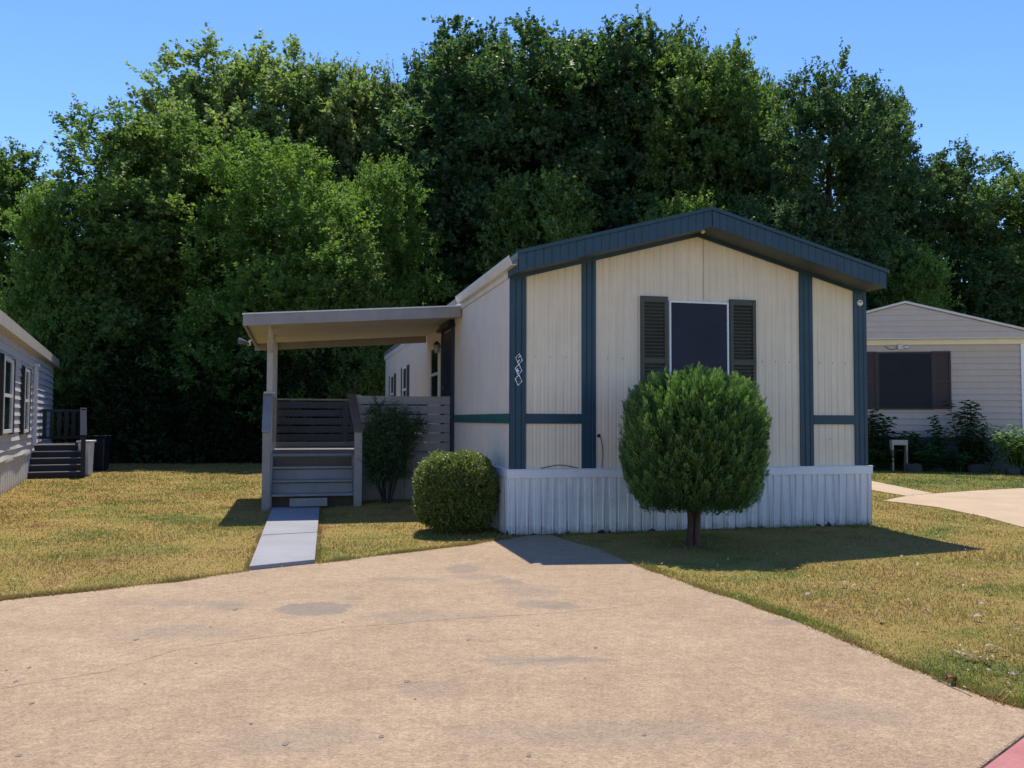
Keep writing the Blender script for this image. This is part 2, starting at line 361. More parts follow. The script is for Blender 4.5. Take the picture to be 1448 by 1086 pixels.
# ------------------------------------------------------------------ ground
def gz(x, y):
    return 0.10 * np.exp(-(((x + 1.9) / 1.3) ** 2 + ((y - 14.2) / 1.0) ** 2)) - 0.006 + 0.006 * np.sin(x * 1.3 + 0.7) * np.sin(y * 0.9)
xs = np.concatenate([np.linspace(-300, -20, 8), np.arange(-18, 18, 0.3), np.linspace(20, 300, 8)])
ys = np.concatenate([np.linspace(-60, 0, 4), np.arange(1, 32, 0.3), np.linspace(34, 500, 10)])
X, Y = np.meshgrid(xs, ys); Z = gz(X, Y)
mb = MB(); nx = len(xs)
mb.v = list(zip(X.ravel().tolist(), Y.ravel().tolist(), Z.ravel().tolist()))
mb.f = [(j * nx + i, j * nx + i + 1, (j + 1) * nx + i + 1, (j + 1) * nx + i) for j in range(len(ys) - 1) for i in range(nx - 1)]
o = mb.build('ground', M['soil'], smooth=True); tag(o, 'patchy dry lawn ground between the homes', 'ground', kind='structure')

def xy(px, py): return G(px, py)[:2]
DRIVE = [(-14.0, -0.6), xy(0, 855), xy(120, 842), xy(250, 827), xy(355, 811), xy(447, 800.5), xy(560, 785), xy(660, 772.5), (-0.02, 10.2), (0.25, 10.46), (0.5, 10.44), xy(800, 764), xy(850, 777), xy(895, 797),
         xy(990, 830), xy(1060, 853), xy(1130, 878), xy(1210, 909), xy(1280, 938), xy(1320, 953), xy(1350, 966), xy(1400, 985), xy(1448, 1000), (2.85, 4.05)]
red0, red1 = Vector(G(1395, 1086)[:2]), Vector(G(1448, 1045)[:2])
rd = (red1 - red0).normalized(); rn = Vector((rd.y, -rd.x))
ra = red1 + rd * 0.42; rb = red0 - rd * 4.0
DRIVE += [tuple(ra - rn * 0.012), tuple(rb - rn * 0.012), (-14.0, -6.0)]
mb = MB(); mb.prism(DRIVE, -0.08, 0.012)
drive = mb.build('driveway', M['concrete'], bevel=0.012); tag(drive, 'tan stained concrete driveway filling the front of the view', 'driveway', kind='structure')

def strip(pts, wd, z, jit=0.0, name='crack', mat='crack', parent=None):
    mb = MB(); P = []
    for i in range(len(pts) - 1):
        a = Vector(pts[i]); b = Vector(pts[i + 1]); n = max(2, int((b - a).length / 0.07))
        for k in range(n): P.append(a.lerp(b, k / n))
    P.append(Vector(pts[-1])); L = []; Rr = []
    for i, p in enumerate(P):
        d = (P[min(i + 1, len(P) - 1)] - P[max(i - 1, 0)]); d.normalize(); nn = Vector((-d.y, d.x))
        q = p + nn * random.uniform(-jit, jit); ww = wd * random.uniform(0.25, 1.0)
        L.append((q.x + nn.x * ww, q.y + nn.y * ww, z)); Rr.append((q.x - nn.x * ww, q.y - nn.y * ww, z))
    n = len(P); mb.add(L + Rr, [(i, i + 1, n + i + 1, n + i) for i in range(n - 1)])
    o = mb.build(name, M[mat], parent)
    return o
strip([xy(*p) for p in ((-60, 992), (0, 983), (45, 974), (155, 957), (205, 940), (250, 926), (350, 910))], 0.0026, 0.0145, 0.010, parent=drive)
strip([xy(*p) for p in ((350, 910), (480, 893), (560, 886), (640, 878), (760, 871), (820, 866), (870, 861), (940, 850))], 0.0026, 0.0145, 0.010, parent=drive)
strip([xy(*p) for p in ((440, 986), (580, 972), (700, 945), (820, 932))], 0.0012, 0.0145, 0.006, parent=drive)
strip([xy(*p) for p in ((1320, 958), (1352, 972), (1380, 984))], 0.008, 0.0145, 0.01, parent=drive)
# oil and tar spots
for i, (px, py, r) in enumerate([(665, 908, 0.035), (578, 968, 0.04), (543, 1047, 0.035), (408, 1058, 0.04), (752, 1073, 0.03), (915, 1042, 0.03), (48, 1003, 0.035), (25, 972, 0.03), (44, 952, 0.03), (335, 867, 0.05), (300, 892, 0.028),
        (763, 887, 0.03), (845, 918, 0.03), (280, 944, 0.025), (487, 884, 0.025), (830, 962, 0.02), (30, 1078, 0.03), (590, 993, 0.02), (195, 911, 0.04), (208, 974, 0.02), (12, 956, 0.025), (358, 1030, 0.018)]):
    c = G(px, py); mb = MB(); n = 14; r *= 0.48
    ring = [(c[0] + r * random.uniform(0.55, 1.1) * math.cos(2 * math.pi * k / n) * 0.9, c[1] + r * random.uniform(0.6, 1.1) * math.sin(2 * math.pi * k / n) * 1.3, 0.0142 + 0.0001 * (i % 5)) for k in range(n)]
    mb.add(ring, [tuple(range(n))]); mb.build('tar_spot', paint('tar_spot', (0.17, 0.13, 0.095), 0.8, 0.3, scale=40) if i == 0 else bpy.data.materials['tar_spot'], drive)

mb = MB(); mb.prism([tuple(rb), tuple(rb + rn * 0.45), tuple(ra + rn * 0.45), tuple(ra)], -0.08, 0.02)
kerb = mb.build('kerb', M['redkerb'], bevel=0.012); tag(kerb, 'faded red painted kerb at the driveway corner', 'kerb', kind='structure')
strip([tuple(red0 - rd * 3), tuple(red0), tuple(red1), tuple(ra)], 0.010, 0.0165, 0.006, 'joint_gap', 'gap', kerb)
mb = MB(); mb.prism([tuple(rb + rn * 0.46), tuple(rb + rn * 9), tuple(ra + rd * 30 + rn * 9), tuple(ra + rd * 30 + rn * 0.46)], -0.09, -0.004)
o = mb.build('road', concrete2('road_asphalt', (0.06, 0.06, 0.062), (0.08, 0.08, 0.082))); tag(o, 'grey asphalt road beyond the red kerb', 'road', kind='structure')

# grey walkway slabs up to the porch steps
W0, W1 = Vector(xy(354, 810)), Vector(xy(447, 799.5)); W2, W3 = Vector((-2.97, 13.45)), Vector((-3.66, 13.3))
WALK = [tuple(W0), tuple(W1), tuple(W2), tuple(W3)]
walk = None
for i, (t0, t1) in enumerate(((0.0, 0.395), (0.398, 1.0))):
    mb = MB(); mb.prism([tuple(W0.lerp(W3, t0)), tuple(W1.lerp(W2, t0)), tuple(W1.lerp(W2, t1)), tuple(W0.lerp(W3, t1))], -0.05, 0.045 + 0.004 * i)
    o = mb.build('path', M['walk'], bevel=0.006)
    tag(o, ['near slab of the grey painted walkway, meeting the driveway', 'far slab of the grey painted walkway, under the porch steps'][i], 'path', kind='structure')

# right-hand neighbour's drive and path
RD = [xy(1250, 705), xy(1284, 698), xy(1322, 694.5), xy(1380, 690), xy(1448, 686), (17, 21.5), (26, 22), (26, 9), (8.2, 9.6), xy(1448, 741), xy(1395, 727), xy(1330, 714), xy(1280, 708)]
mb = MB(); mb.prism(RD, -0.06, 0.014); o = mb.build('neighbour_driveway', M['concrete2'], bevel=0.01); tag(o, 'tan concrete driveway of the taupe house', 'driveway', kind='structure')
RP = [xy(1200, 681), xy(1236, 690), xy(1283, 697.5), xy(1321, 694), xy(1280, 686), xy(1236, 677.5), xy(1200, 670)]
mb = MB(); mb.prism(RP, -0.06, 0.010); o = mb.build('neighbour_path', M['concrete2'], bevel=0.008); tag(o, 'narrow concrete path beside the taupe house driveway', 'path', kind='structure')

# ------------------------------------------------------------------ main mobile home (local frame: x along the gable front, y to the back)
ROT = 0.2432; OX, OY = -0.0126, 10.5342
W, LEN = 4.9586, 15.5
ZS, ZE, ZR = 0.795, 3.146, 3.814; SL = (ZR - ZE) / (W / 2)
home = empty('mobile_home', (OX, OY, 0), ROT)
tag(home, 'cream mobile home with navy trim and gable end facing the driveway', 'mobile home')
def loc(a, b, z=0.0):
    return (OX + a * math.cos(ROT) - b * math.sin(ROT), OY + a * math.sin(ROT) + b * math.cos(ROT), z)
def zroof(a): return ZE + SL * min(a, W - a)

def ribbed(mb, n_pts, place):
    pass

def rib_profile(length, period, groove, depth):
    """(s, d): stations along the wall, d = outward offset"""
    out = []; s = 0.0
    while s < length - 1e-6:
        for ds, d in ((0, -depth * .35), (period * .12, 0), (period * .30, 0), (period * .40, -depth * .30), (period * .50, -depth * .05), (period * .72, 0), (period - groove * 1.2, -depth * .15), (period - groove * .8, -depth), (period - groove * 0.3, -depth)):
            if s + ds < length: out.append((s + ds, d))
        s += period
    out.append((length, 0)); return out

# front siding
def front_wall(name, ya, flip, ybase):
    mb = MB(); pr = rib_profile(W, 0.0985, 0.016, 0.007)
    st = sorted(set([(round(s, 4), d) for s, d in pr] + [(W / 2, 0)]))
    vs = []; n = len(st)
    for s, d in st: vs.append((s, ya - d * flip, ybase)); 
    for s, d in st: vs.append((s, ya - d * flip, zroof(s) + 0.03))
    mb.add(vs, [(i, i + 1, n + i + 1, n + i) if flip > 0 else (i + 1, i, n + i, n + i + 1) for i in range(n - 1)])
    return mb.build(name, M['siding'], home)
front_wall('front_wall', 0.0, 1, ZS - 0.05)
front_wall('back_wall', LEN, -1, 0.0)
def side_wall(name, xa, sign):
    mb = MB(); st = rib_profile(LEN, 0.0985, 0.016, 0.007); vs = []; n = len(st)
    for s, d in st: vs.append((xa + sign * d, s, 0.1))
    for s, d in st: vs.append((xa + sign * d, s, ZE + 0.1))
    mb.add(vs, [(i, i + 1, n + i + 1, n + i) if sign > 0 else (i + 1, i, n + i, n + i + 1) for i in range(n - 1)])
    return mb.build(name, M['siding_side'], home)
side_wall('side_wall', 0.0, -1); side_wall('side_wall', W, 1)

# screw heads on the siding
for s, z in [(q, 2.17) for q in list(np.arange(0.30, 0.88, 0.2)) + list(np.arange(1.25, 1.65, 0.2)) + list(np.arange(3.4, 3.95, 0.2)) + list(np.arange(4.25, 4.75, 0.2))] + [(1.5, 1.15), (3.5, 1.15), (4.4, 1.15)]:
    mb = MB(); mb.disc((s, -0.001, z), (0, -1, 0), 0.006, 0.004, 8); mb.build('screw', M['bark'], home)
mb = MB(); mb.box(2.565, 2.571, -0.004, 0.0, 2.95, zroof(2.568) + 0.0); mb.build('siding_seam', paint('seam_tan', (0.36, 0.285, 0.20), 0.6, 0.1), home)  # seam strip in a tone darker than the siding

# navy posts with two grooves
def post(a0, a1, side=0):
    mb = MB(); w_ = a1 - a0; g = 0.008
    xs_ = [(0, -.018), (w_ * .30, -.018), (w_ * .30 + g, -.010), (w_ * .30 + 2 * g, -.018), (w_ * .68, -.018), (w_ * .68 + g, -.010), (w_ * .68 + 2 * g, -.018), (w_, -.018)]
    poly = [(a0 + s, y) for s, y in xs_] + [(a1, -0.001), (a0, -0.001)]
    if side < 0: poly = [(a0 + s, y) for s, y in xs_] + [(a1, -0.001), (0.0, -0.001), (0.0, 0.045), (a0, 0.045)]
    if side > 0: poly = [(a0 + s, y) for s, y in xs_] + [(a1, 0.045), (W, 0.045), (W, -0.001), (a0, -0.001)]
    mb.prism(poly, ZS, lambda x, y: zroof(min(max(x, 0), W)) + 0.01)
    return mb.build('trim_post', M['navy'], home)
post(-0.012, 0.185, -1); post(0.9025, 1.0878); post(3.949, 4.1475); post(4.775, W + 0.012, 1)
for a0, a1 in ((0.187, 0.9005), (4.1495, 4.773)):
    mb = MB(); mb.box(a0, a1, -0.020, -0.0005, 1.348, 1.469); mb.box(a0, a1, -0.026, -0.020, 1.356, 1.376); mb.box(a0, a1, -0.026, -0.020, 1.441, 1.461)
    mb.build('belt_trim', M['navy'], home)
mb = MB(); mb.box(-0.022, -0.0005, 0.047, 3.82, 1.348, 1.469); mb.box(-0.027, -0.022, 0.047, 3.82, 1.40, 1.406)
tag(mb.build('belt_trim', M['teal'], home), 'faded teal belt trim')
# rake frieze
for a0, a1 in ((0.0, W / 2), (W / 2, W)):
    mb = MB(); z0, z1 = zroof(a0), zroof(a1)
    mb.hexa([(a0, -0.026, z0 - 0.045), (a1, -0.026, z1 - 0.045), (a1, -0.0185, z1 - 0.045), (a0, -0.0185, z0 - 0.045), (a0, -0.026, z0 + 0.01), (a1, -0.026, z1 + 0.01), (a1, -0.0185, z1 + 0.01), (a0, -0.0185, z0 + 0.01)])
    mb.build('frieze_board', M['navy'], home)

# roof
D, RE, FH = 0.42, 0.015, 0.25
def zr2(a): return ZE + SL * (W / 2 - abs(a - W / 2))
for s in (0, 1):
    a0, a1 = ((-RE - 0.01, W / 2), (W / 2, W + RE + 0.01))[s]
    mb = MB()
    mb.hexa([(a0, -D + 0.02, zr2(a0) + 0.13), (a1, -D + 0.02, zr2(a1) + 0.13), (a1, LEN + 0.2, zr2(a1) + 0.13), (a0, LEN + 0.2, zr2(a0) + 0.13),
             (a0, -D + 0.02, zr2(a0) + FH - 0.012), (a1, -D + 0.02, zr2(a1) + FH - 0.012), (a1, LEN + 0.2, zr2(a1) + FH - 0.012), (a0, LEN + 0.2, zr2(a0) + FH - 0.012)])
    rf = mb.build('roof', M['shingle'], home)
    # drip edge along the rake
    mb = MB(); q = -RE - 0.02 if s == 0 else W + RE + 0.045
    b0, b1 = (q, W / 2) if s == 0 else (W / 2, q)
    mb.hexa([(b0, -D - 0.028, zr2(b0) + FH - 0.045), (b1, -D - 0.028, zr2(b1) + FH - 0.045), (b1, -D - 0.0185, zr2(b1) + FH - 0.045), (b0, -D - 0.0185, zr2(b0) + FH - 0.045),
             (b0, -D - 0.028, zr2(b0) + FH), (b1, -D - 0.028, zr2(b1) + FH), (b1, -D + 0.03, zr2(b1) + FH), (b0, -D + 0.03, zr2(b0) + FH)])
    mb.build('drip_edge', M['navy'], rf)
    # rake fascia made of ribbed metal lengths
    mb = MB(); f0, f1 = (-RE, W / 2 - 0.004) if s == 0 else (W / 2 + 0.004, W + RE + 0.005)
    n = int((f1 - f0) / 0.1); st = []
    for i in range(n):
        x0 = f0 + (f1 - f0) * i / n; x1 = f0 + (f1 - f0) * (i + 1) / n
        st += [(x0, 0.0), (x0 + (x1 - x0) * 0.82, 0.0), (x0 + (x1 - x0) * 0.88, 0.006), (x0 + (x1 - x0) * 0.94, 0.006)]
    st.append((f1, 0.0)); m_ = len(st)
    vs = [(x, -D - 0.014 + d, zr2(x)) for x, d in st] + [(x, -D - 0.014 + d, zr2(x) + FH - 0.05) for x, d in st] + [(x, -D + 0.012, zr2(x)) for x, d in st] + [(x, -D + 0.012, zr2(x) + FH - 0.05) for x, d in st]
    fs = [(i, i + 1, m_ + i + 1, m_ + i) for i in range(m_ - 1)] + [(2 * m_ + i, i, i + 1, 2 * m_ + i + 1)[::-1] for i in range(m_ - 1)] + [(2 * m_ + i + 1, 2 * m_ + i, 3 * m_ + i, 3 * m_ + i + 1) for i in range(m_ - 1)]
    fs += [(0, m_, 3 * m_, 2 * m_), (m_ - 1, 3 * m_ - 1, 4 * m_ - 1, 2 * m_ - 1)]
    mb.add(vs, fs); mb.build('fascia', M['navy'], rf)
    # soffit under the gable overhang
    mb = MB()
    mb.hexa([(f0, -D + 0.013, zr2(f0) + 0.004), (f1, -D + 0.013, zr2(f1) + 0.004), (f1, -0.027, zr2(f1) + 0.004), (f0, -0.027, zr2(f0) + 0.004),
             (f0, -D + 0.013, zr2(f0) + 0.02), (f1, -D + 0.013, zr2(f1) + 0.02), (f1, -0.027, zr2(f1) + 0.02), (f0, -0.027, zr2(f0) + 0.02)])
    mb.build('soffit', M['soffit'], rf)
    # eave board along the long side
    x0, x1 = ((-RE - 0.006, -0.002), (W + 0.002, W + RE + 0.006))[s]
    mb = MB(); mb.box(x0, x1, -D + 0.03, LEN + 0.2, ZE + 0.0, ZE + FH - 0.02); mb.build('eave_board', M['gutter'] if s == 0 else M['navy'], rf)
    if s == 0:
        mb = MB(); mb.box(-RE - 0.018, -RE - 0.007, -D - 0.012, 0.05, ZE - 0.015, ZE + FH - 0.10); mb.build('eave_return', M['navy'], rf)
# gutter, open-ended K profile along the left eave
mb = MB(); g = [(-0.022, 0.03), (-0.085, 0.03), (-0.10, 0.06), (-0.125, 0.105), (-0.125, 0.135), (-0.130, 0.135), (-0.131, 0.10), (-0.106, 0.055), (-0.09, 0.024), (-0.022, 0.024)]
mb.extrude([(x, 0, z) for x, z in g], (0, -0.40, ZE + 0.05), (0, 3.15, ZE + 0.05)); gut = mb.build('gutter', M['gutter'], home)
mb = MB(); g2 = [(x - 0.003, 0, z - 0.002) for x, z in g]
mb.extrude(g2, (0, 1.30, ZE + 0.05), (0, 1.33, ZE + 0.05)); mb.build('joint_band', M['gutter'], gut)
mb = MB(); mb.disc((W / 2 - 0.02, -0.20, ZR - 0.015), (0, -1, -0.2), 0.028, 0.03, 16, 0.02); mb.build('peak_lamp', M['cream'], home)
mb = MB(); mb.disc((4.868, -0.018, 2.995), (0, -1, 0), 0.043, 0.02, 24, 0.038); pl = mb.build('wall_sensor', M['cream'], home)
mb = MB(); mb.box(4.850, 4.886, -0.042, -0.0385, 3.0, 3.016); mb.build('sensor_vent', M['soffit'], pl)

# skirting with ribs, torn bottoms
def skirting(name, length, place, seed, torn=True):
    rnd = random.Random(seed); mb = MB(); st = []; s = 0.0
    pat = [0.085, 0.03, 0.05, 0.075, 0.03, 0.055]
    i = 0
    while s < length:
        wd = pat[i % 6]; d = 0.0 if i % 2 == 0 else -0.016
        e = min(length, s + wd); st.append((s, e, d)); s = e; i += 1
    vs = []; prev = None
    tears = [rnd.uniform(0, length) for _ in range(int(length * 4.5))] if torn else []
    for s, e, d in st:
        n = 5
        for k in range(n):
            a = s + (e - s) * k / n; b = s + (e - s) * (k + 1) / n
            def bot(q):
                z = 0.0
                for t_ in tears:
                    dd = abs(q - t_); hgt = 0.015 + 0.075 * ((t_ * 7.3) % 1) ** 2; wt = 0.02 + 0.05 * ((t_ * 3.1) % 1)
                    if dd < wt: z = max(z, hgt * (1 - dd / wt) ** 0.5 * (0.7 + 0.3 * math.sin(q * 190 + t_ * 9)))
                return z
            mb.add([place(a + 0.004, d, bot(a)), place(b - (0.004 if k == n - 1 else 0) , d, bot(b)), place(b - (0.004 if k == n - 1 else 0), d, 0.70), place(a + 0.004 if k == 0 else a, d, 0.70)], [(0, 1, 2, 3)])
        if prev is not None:
            z0 = bot(s); mb.add([place(s - 0.004, prev, z0), place(s + 0.004, d, z0), place(s + 0.004, d, 0.70), place(s - 0.004, prev, 0.70)], [(0, 1, 2, 3)])
        prev = d
    return mb.build(name, M['skirt'], home)
SK = 0.0425
skirting('skirting', W + 2 * SK, lambda s, d, z: (-SK + s, -SK - d - 0.002, z), 3)
skirting('skirting', LEN, lambda s, d, z: (-SK - d - 0.002, -SK + LEN - s, z), 4)
skirting('skirting', LEN, lambda s, d, z: (W + SK + d + 0.002, -SK + s, z), 5)
mb = MB(); mb.box(-0.02, W + 0.02, -0.012, LEN, -0.05, 0.70); mb.build('underfloor_dark', M['black'], home)  # black fill painted as the unlit space behind the torn skirting
for k, (x0, x1, y0, y1) in enumerate(((-SK - 0.012, W + SK + 0.012, -SK - 0.014, -0.002), (-SK - 0.012, -0.002, -0.0018, LEN), (W + 0.002, W + SK + 0.012, -0.0018, LEN))):
    mb = MB(); mb.box(x0, x1, y0, y1, 0.685, ZS - 0.012)
    if k == 0: mb.box(x0 - 0.004, x1 + 0.004, y0 - 0.006, y1, ZS - 0.0115, ZS)
    if k == 1: mb.box(x0 - 0.004, x1, y0, y1, ZS - 0.0115, ZS)
    mb.build('skirting_cap', M['skirtcap'], home, bevel=0.003)

# front window and shutters
def shutter(a0, a1, z0, z1):
    mb = MB(); f = 0.045; y0, y1 = -0.042, -0.003
    mb.box(a0, a0 + f, y0, y1, z0, z1); mb.box(a1 - f, a1, y0, y1, z0, z1)
    zm = z0 + (z1 - z0) * 0.42
    for za, zb in ((z0, z0 + 0.07), (zm, zm + 0.06), (z1 - 0.075, z1)): mb.box(a0 + f, a1 - f, y0 + 0.003, y1, za, zb)
    mb.box(a0 + f, a1 - f, -0.008, -0.0035, z0 + 0.07, z1 - 0.075)
    for za, zb in ((z0 + 0.07, zm), (zm + 0.06, z1 - 0.075)):
        n = int((zb - za) / 0.044)
        for i in range(n):
            z = za + (i + 0.5) * (zb - za) / n
            mb.hexa([(a0 + f, -0.040, z - 0.020), (a1 - f, -0.040, z - 0.020), (a1 - f, -0.0085, z + 0.010), (a0 + f, -0.0085, z + 0.010),
                     (a0 + f, -0.040, z - 0.013), (a1 - f, -0.040, z - 0.013), (a1 - f, -0.0085, z + 0.017), (a0 + f, -0.0085, z + 0.017)])
    return mb.build('shutter', M['shutter'], home)
shutter(1.684, 2.05, 1.50, 2.972); shutter(2.925, 3.296, 1.50, 2.972)
def frame_mb(a0, a1, z0, z1, f, y0, y1, mid=None):
    mb = MB(); mb.box(a0, a0 + f, y0, y1, z0, z1); mb.box(a1 - f, a1, y0, y1, z0, z1)
    mb.box(a0 + f, a1 - f, y0, y1, z0, z0 + f); mb.box(a0 + f, a1 - f, y0, y1, z1 - f, z1)
    if mid: mb.box(a0 + f, a1 - f, y0, y1, mid - f / 2, mid + f / 2)
    return mb
win = frame_mb(2.072, 2.905, 1.55, 2.925, 0.024, -0.04, -0.0008).build('window', M['white'], home, bevel=0.003)
mb = MB(); mb.box(2.0962, 2.8808, -0.028, -0.018, 1.5742, 2.9008); mb.build('window_screen', M['screen'], win)

# side wall: door, hood, lamp, windows  (x<0 is outside)
DZ = 0.84
mb = MB(); mb.box(-0.030, -0.001, 4.02, 4.93, DZ + 0.01, 2.90)
for z0, z1 in ((1.05, 1.75), (1.9, 2.75)):
    for y0, y1 in ((4.12, 4.42), (4.52, 4.82)): mb.box(-0.038, -0.030, y0, y1, z0, z1)
door = mb.build('door', M['door'], home, bevel=0.004)
mb = MB(); mb.box(-0.05, -0.001, 3.90, 4.018, DZ + 0.01, 2.93); mb.box(-0.05, -0.001, 4.932, 5.02, DZ + 0.01, 2.93); mb.build('door_casing', M['door'], door)
mb = MB()
n = 10
prof = [(-0.001, 3.86), (-0.001, 5.06), (-0.12, 5.10), (-0.14, 4.48), (-0.12, 3.82)]
mb.prism(prof, 2.935, 2.99); mb.prism([(-0.001, 3.95), (-0.001, 4.98), (-0.09, 4.98), (-0.10, 4.48), (-0.09, 3.95)], 2.9905, 3.05); mb.build('door_hood', M['door'], door)
mb = MB(); mb.disc((-0.03, 4.85, 1.78), (-1, 0, 0), 0.03, 0.05, 14); mb.build('handle', M['brass'], door, True); mb = MB(); mb.disc((-0.03, 4.85, 1.95), (-1, 0, 0), 0.025, 0.02, 14); mb.build('lock', M['brass'], door, True)
def side_window(b0, b1, z0, z1, shut=True):
    mb = MB(); f = 0.05
    for y0, y1, za, zb in ((b0, b0 + f, z0, z1), (b1 - f, b1, z0, z1), (b0 + f, b1 - f, z0, z0 + f), (b0 + f, b1 - f, z1 - f, z1), (b0 + f, b1 - f, (z0 + z1) / 2 - f / 2, (z0 + z1) / 2 + f / 2)):
        mb.box(-0.035, -0.001, y0, y1, za, zb)
    q = mb.build('window', M['white'], home)
    mb = MB(); mb.box(-0.018, -0.010, b0 + f, b1 - f, z0 + f, z1 - f); mb.build('pane', M['glass'], q)
    if shut:
        for c0, c1 in ((b0 - 0.34, b0 - 0.01), (b1 + 0.01, b1 + 0.34)):
            mb = MB(); mb.box(-0.03, -0.001, c0, c1, z0, z1); mb.build('shutter', M['shutter'], home)
side_window(5.42, 6.46, 1.7, 2.78, False); side_window(10.2, 11.0, 1.55, 2.66); side_window(13.0, 13.9, 1.55, 2.60)
mb = MB(); mb.disc((-0.001, 5.12, 2.70), (-1, 0, 0), 0.045, 0.02, 14); mb.tube([(-0.02, 5.12, 2.70), (-0.09, 5.12, 2.72), (-0.11, 5.12, 2.78)], 0.012)
lamp = mb.build('wall_lamp', M['black'], home, True)
mb = MB(); mb.tube([(-0.11, 5.12, 2.585), (-0.11, 5.12, 2.60), (-0.11, 5.12, 2.72), (-0.11, 5.12, 2.735)], [0.035, 0.045, 0.06, 0.03], 12); mb.build('lamp_shade', M['cupglass'], lamp, True)
mb = MB(); mb.tube([(-0.11, 5.12, 2.7355), (-0.11, 5.12, 2.76), (-0.11, 5.12, 2.80)], [0.068, 0.05, 0.012], 12); mb.build('lamp_cap', M['black'], lamp, True)

# ------------------------------------------------------------------ house number sign: three tilted plaques
sign = empty('house_number_sign', loc(0.085, -0.019, 2.2), ROT)
tag(sign, 'three white edged diamond plaques with numbers 5 3 8 stepping down the navy corner post', 'house sign')
TILT = R(-28)
for (zc, ch, ax_) in ((-0.064, '5', 0.010), (-0.193, '3', 0.004), (-0.322, '8', 0.004)):
    ca, sa = math.cos(TILT), math.sin(TILT)
    sk = 0.30
    def pt(x, z, y): return (ax_ + x * 0.92, y, zc + z + x * 0.62 - 0.0)
    def slant(x, z, y):  # a parallelogram leaning like the photo's plaques
        return (ax_ + x - z * 0.47, y, zc + z + x * 1.0)
    hw, hh = 0.027, 0.043
    mb = MB()
    q = [slant(-hw, -hh, -0.006), slant(hw, -hh, -0.006), slant(hw, -hh, 0), slant(-hw, -hh, 0), slant(-hw, hh, -0.006), slant(hw, hh, -0.006), slant(hw, hh, 0), slant(-hw, hh, 0)]
    mb.hexa(q); pq = mb.build('plaque', M['plaque'], sign)
    segs = {'5': [((0.6, 1), (-0.6, 1)), ((-0.6, 1), (-0.6, 0.1)), ((-0.6, 0.1), (0.35, 0.1)), ((0.35, 0.1), (0.65, -0.3)), ((0.65, -0.3), (0.35, -0.95)), ((0.35, -0.95), (-0.6, -0.95))],
            '3': [((-0.55, 0.95), (0.35, 0.95)), ((0.35, 0.95), (0.6, 0.5)), ((0.6, 0.5), (0.1, 0.05)), ((0.1, 0.05), (0.65, -0.4)), ((0.65, -0.4), (0.35, -0.95)), ((0.35, -0.95), (-0.55, -0.95))],
            '8': [((-0.35, 0.95), (0.35, 0.95)), ((0.35, 0.95), (0.55, 0.5)), ((0.55, 0.5), (0.3, 0.05)), ((0.3, 0.05), (0.65, -0.45)), ((0.65, -0.45), (0.4, -0.95)), ((0.4, -0.95), (-0.4, -0.95)), ((-0.4, -0.95), (-0.65, -0.45)), ((-0.65, -0.45), (-0.3, 0.05)), ((-0.3, 0.05), (-0.55, 0.5)), ((-0.55, 0.5), (-0.35, 0.95)), ((-0.3, 0.05), (0.3, 0.05))]}[ch]
    mb = MB(); S = 0.0275; tw = 0.0085
    for kk, ((x0, z0), (x1, z1)) in enumerate(segs):
        a = Vector((x0 * S * 0.78, z0 * S * 1.05)); b = Vector((x1 * S * 0.78, z1 * S * 1.05)); d = (b - a).normalized(); nn = Vector((-d.y, d.x)) * tw; e = d * tw * 0.8
        yy = -0.0085 - 0.0002 * kk
        mb.hexa([slant(*(a - e - nn), yy), slant(*(b + e - nn), yy), slant(*(b + e - nn), -0.0063), slant(*(a - e - nn), -0.0063), slant(*(a - e + nn), yy), slant(*(b + e + nn), yy), slant(*(b + e + nn), -0.0063), slant(*(a - e + nn), -0.0063)])
    mb.build('digit', M['digit'], pq)

# cables on the front wall
def smooth(pts, n=6):
    P = [Vector(p) for p in pts]; out = []
    for i in range(len(P) - 1):
        p0 = P[max(i - 1, 0)]; p1 = P[i]; p2 = P[i + 1]; p3 = P[min(i + 2, len(P) - 1)]
        for k in range(n):
            t = k / n
            out.append(0.5 * ((2 * p1) + (p2 - p0) * t + (2 * p0 - 5 * p1 + 4 * p2 - p3) * t * t + (3 * p1 - p0 - 3 * p2 + p3) * t ** 3))
    out.append(P[-1]); return out
r0 = empty('cable', loc(1.15, 0, 0), ROT); tag(r0, 'short black cable hanging from a hole in the wall beside the topiary', 'cable')
mb = MB(); mb.tube(smooth([(-0.02, -0.006, 1.20), (-0.005, -0.03, 1.17), (0.02, -0.02, 1.08), (0.03, -0.012, 0.95), (0.015, -0.02, 0.80)]), 0.005, 8); mb.build('cord', M['black'], r0, True)
mb = MB(); mb.disc((-0.02, -0.002, 1.20), (0, -1, 0), 0.022, 0.012, 14); mb.build('grommet', M['black'], r0)
r1 = empty('cable', loc(0.6, -0.02, 0.8), ROT); tag(r1, 'black cable lying in a low arc along the white skirting ledge', 'cable')
mb = MB(); mb.tube(smooth([(-0.23, -0.03, 0.004), (-0.12, -0.02, 0.025), (0.0, -0.012, 0.04), (0.12, -0.02, 0.028), (0.24, -0.035, 0.004)]), 0.005, 8); mb.build('cord', M['black'], r1, True)

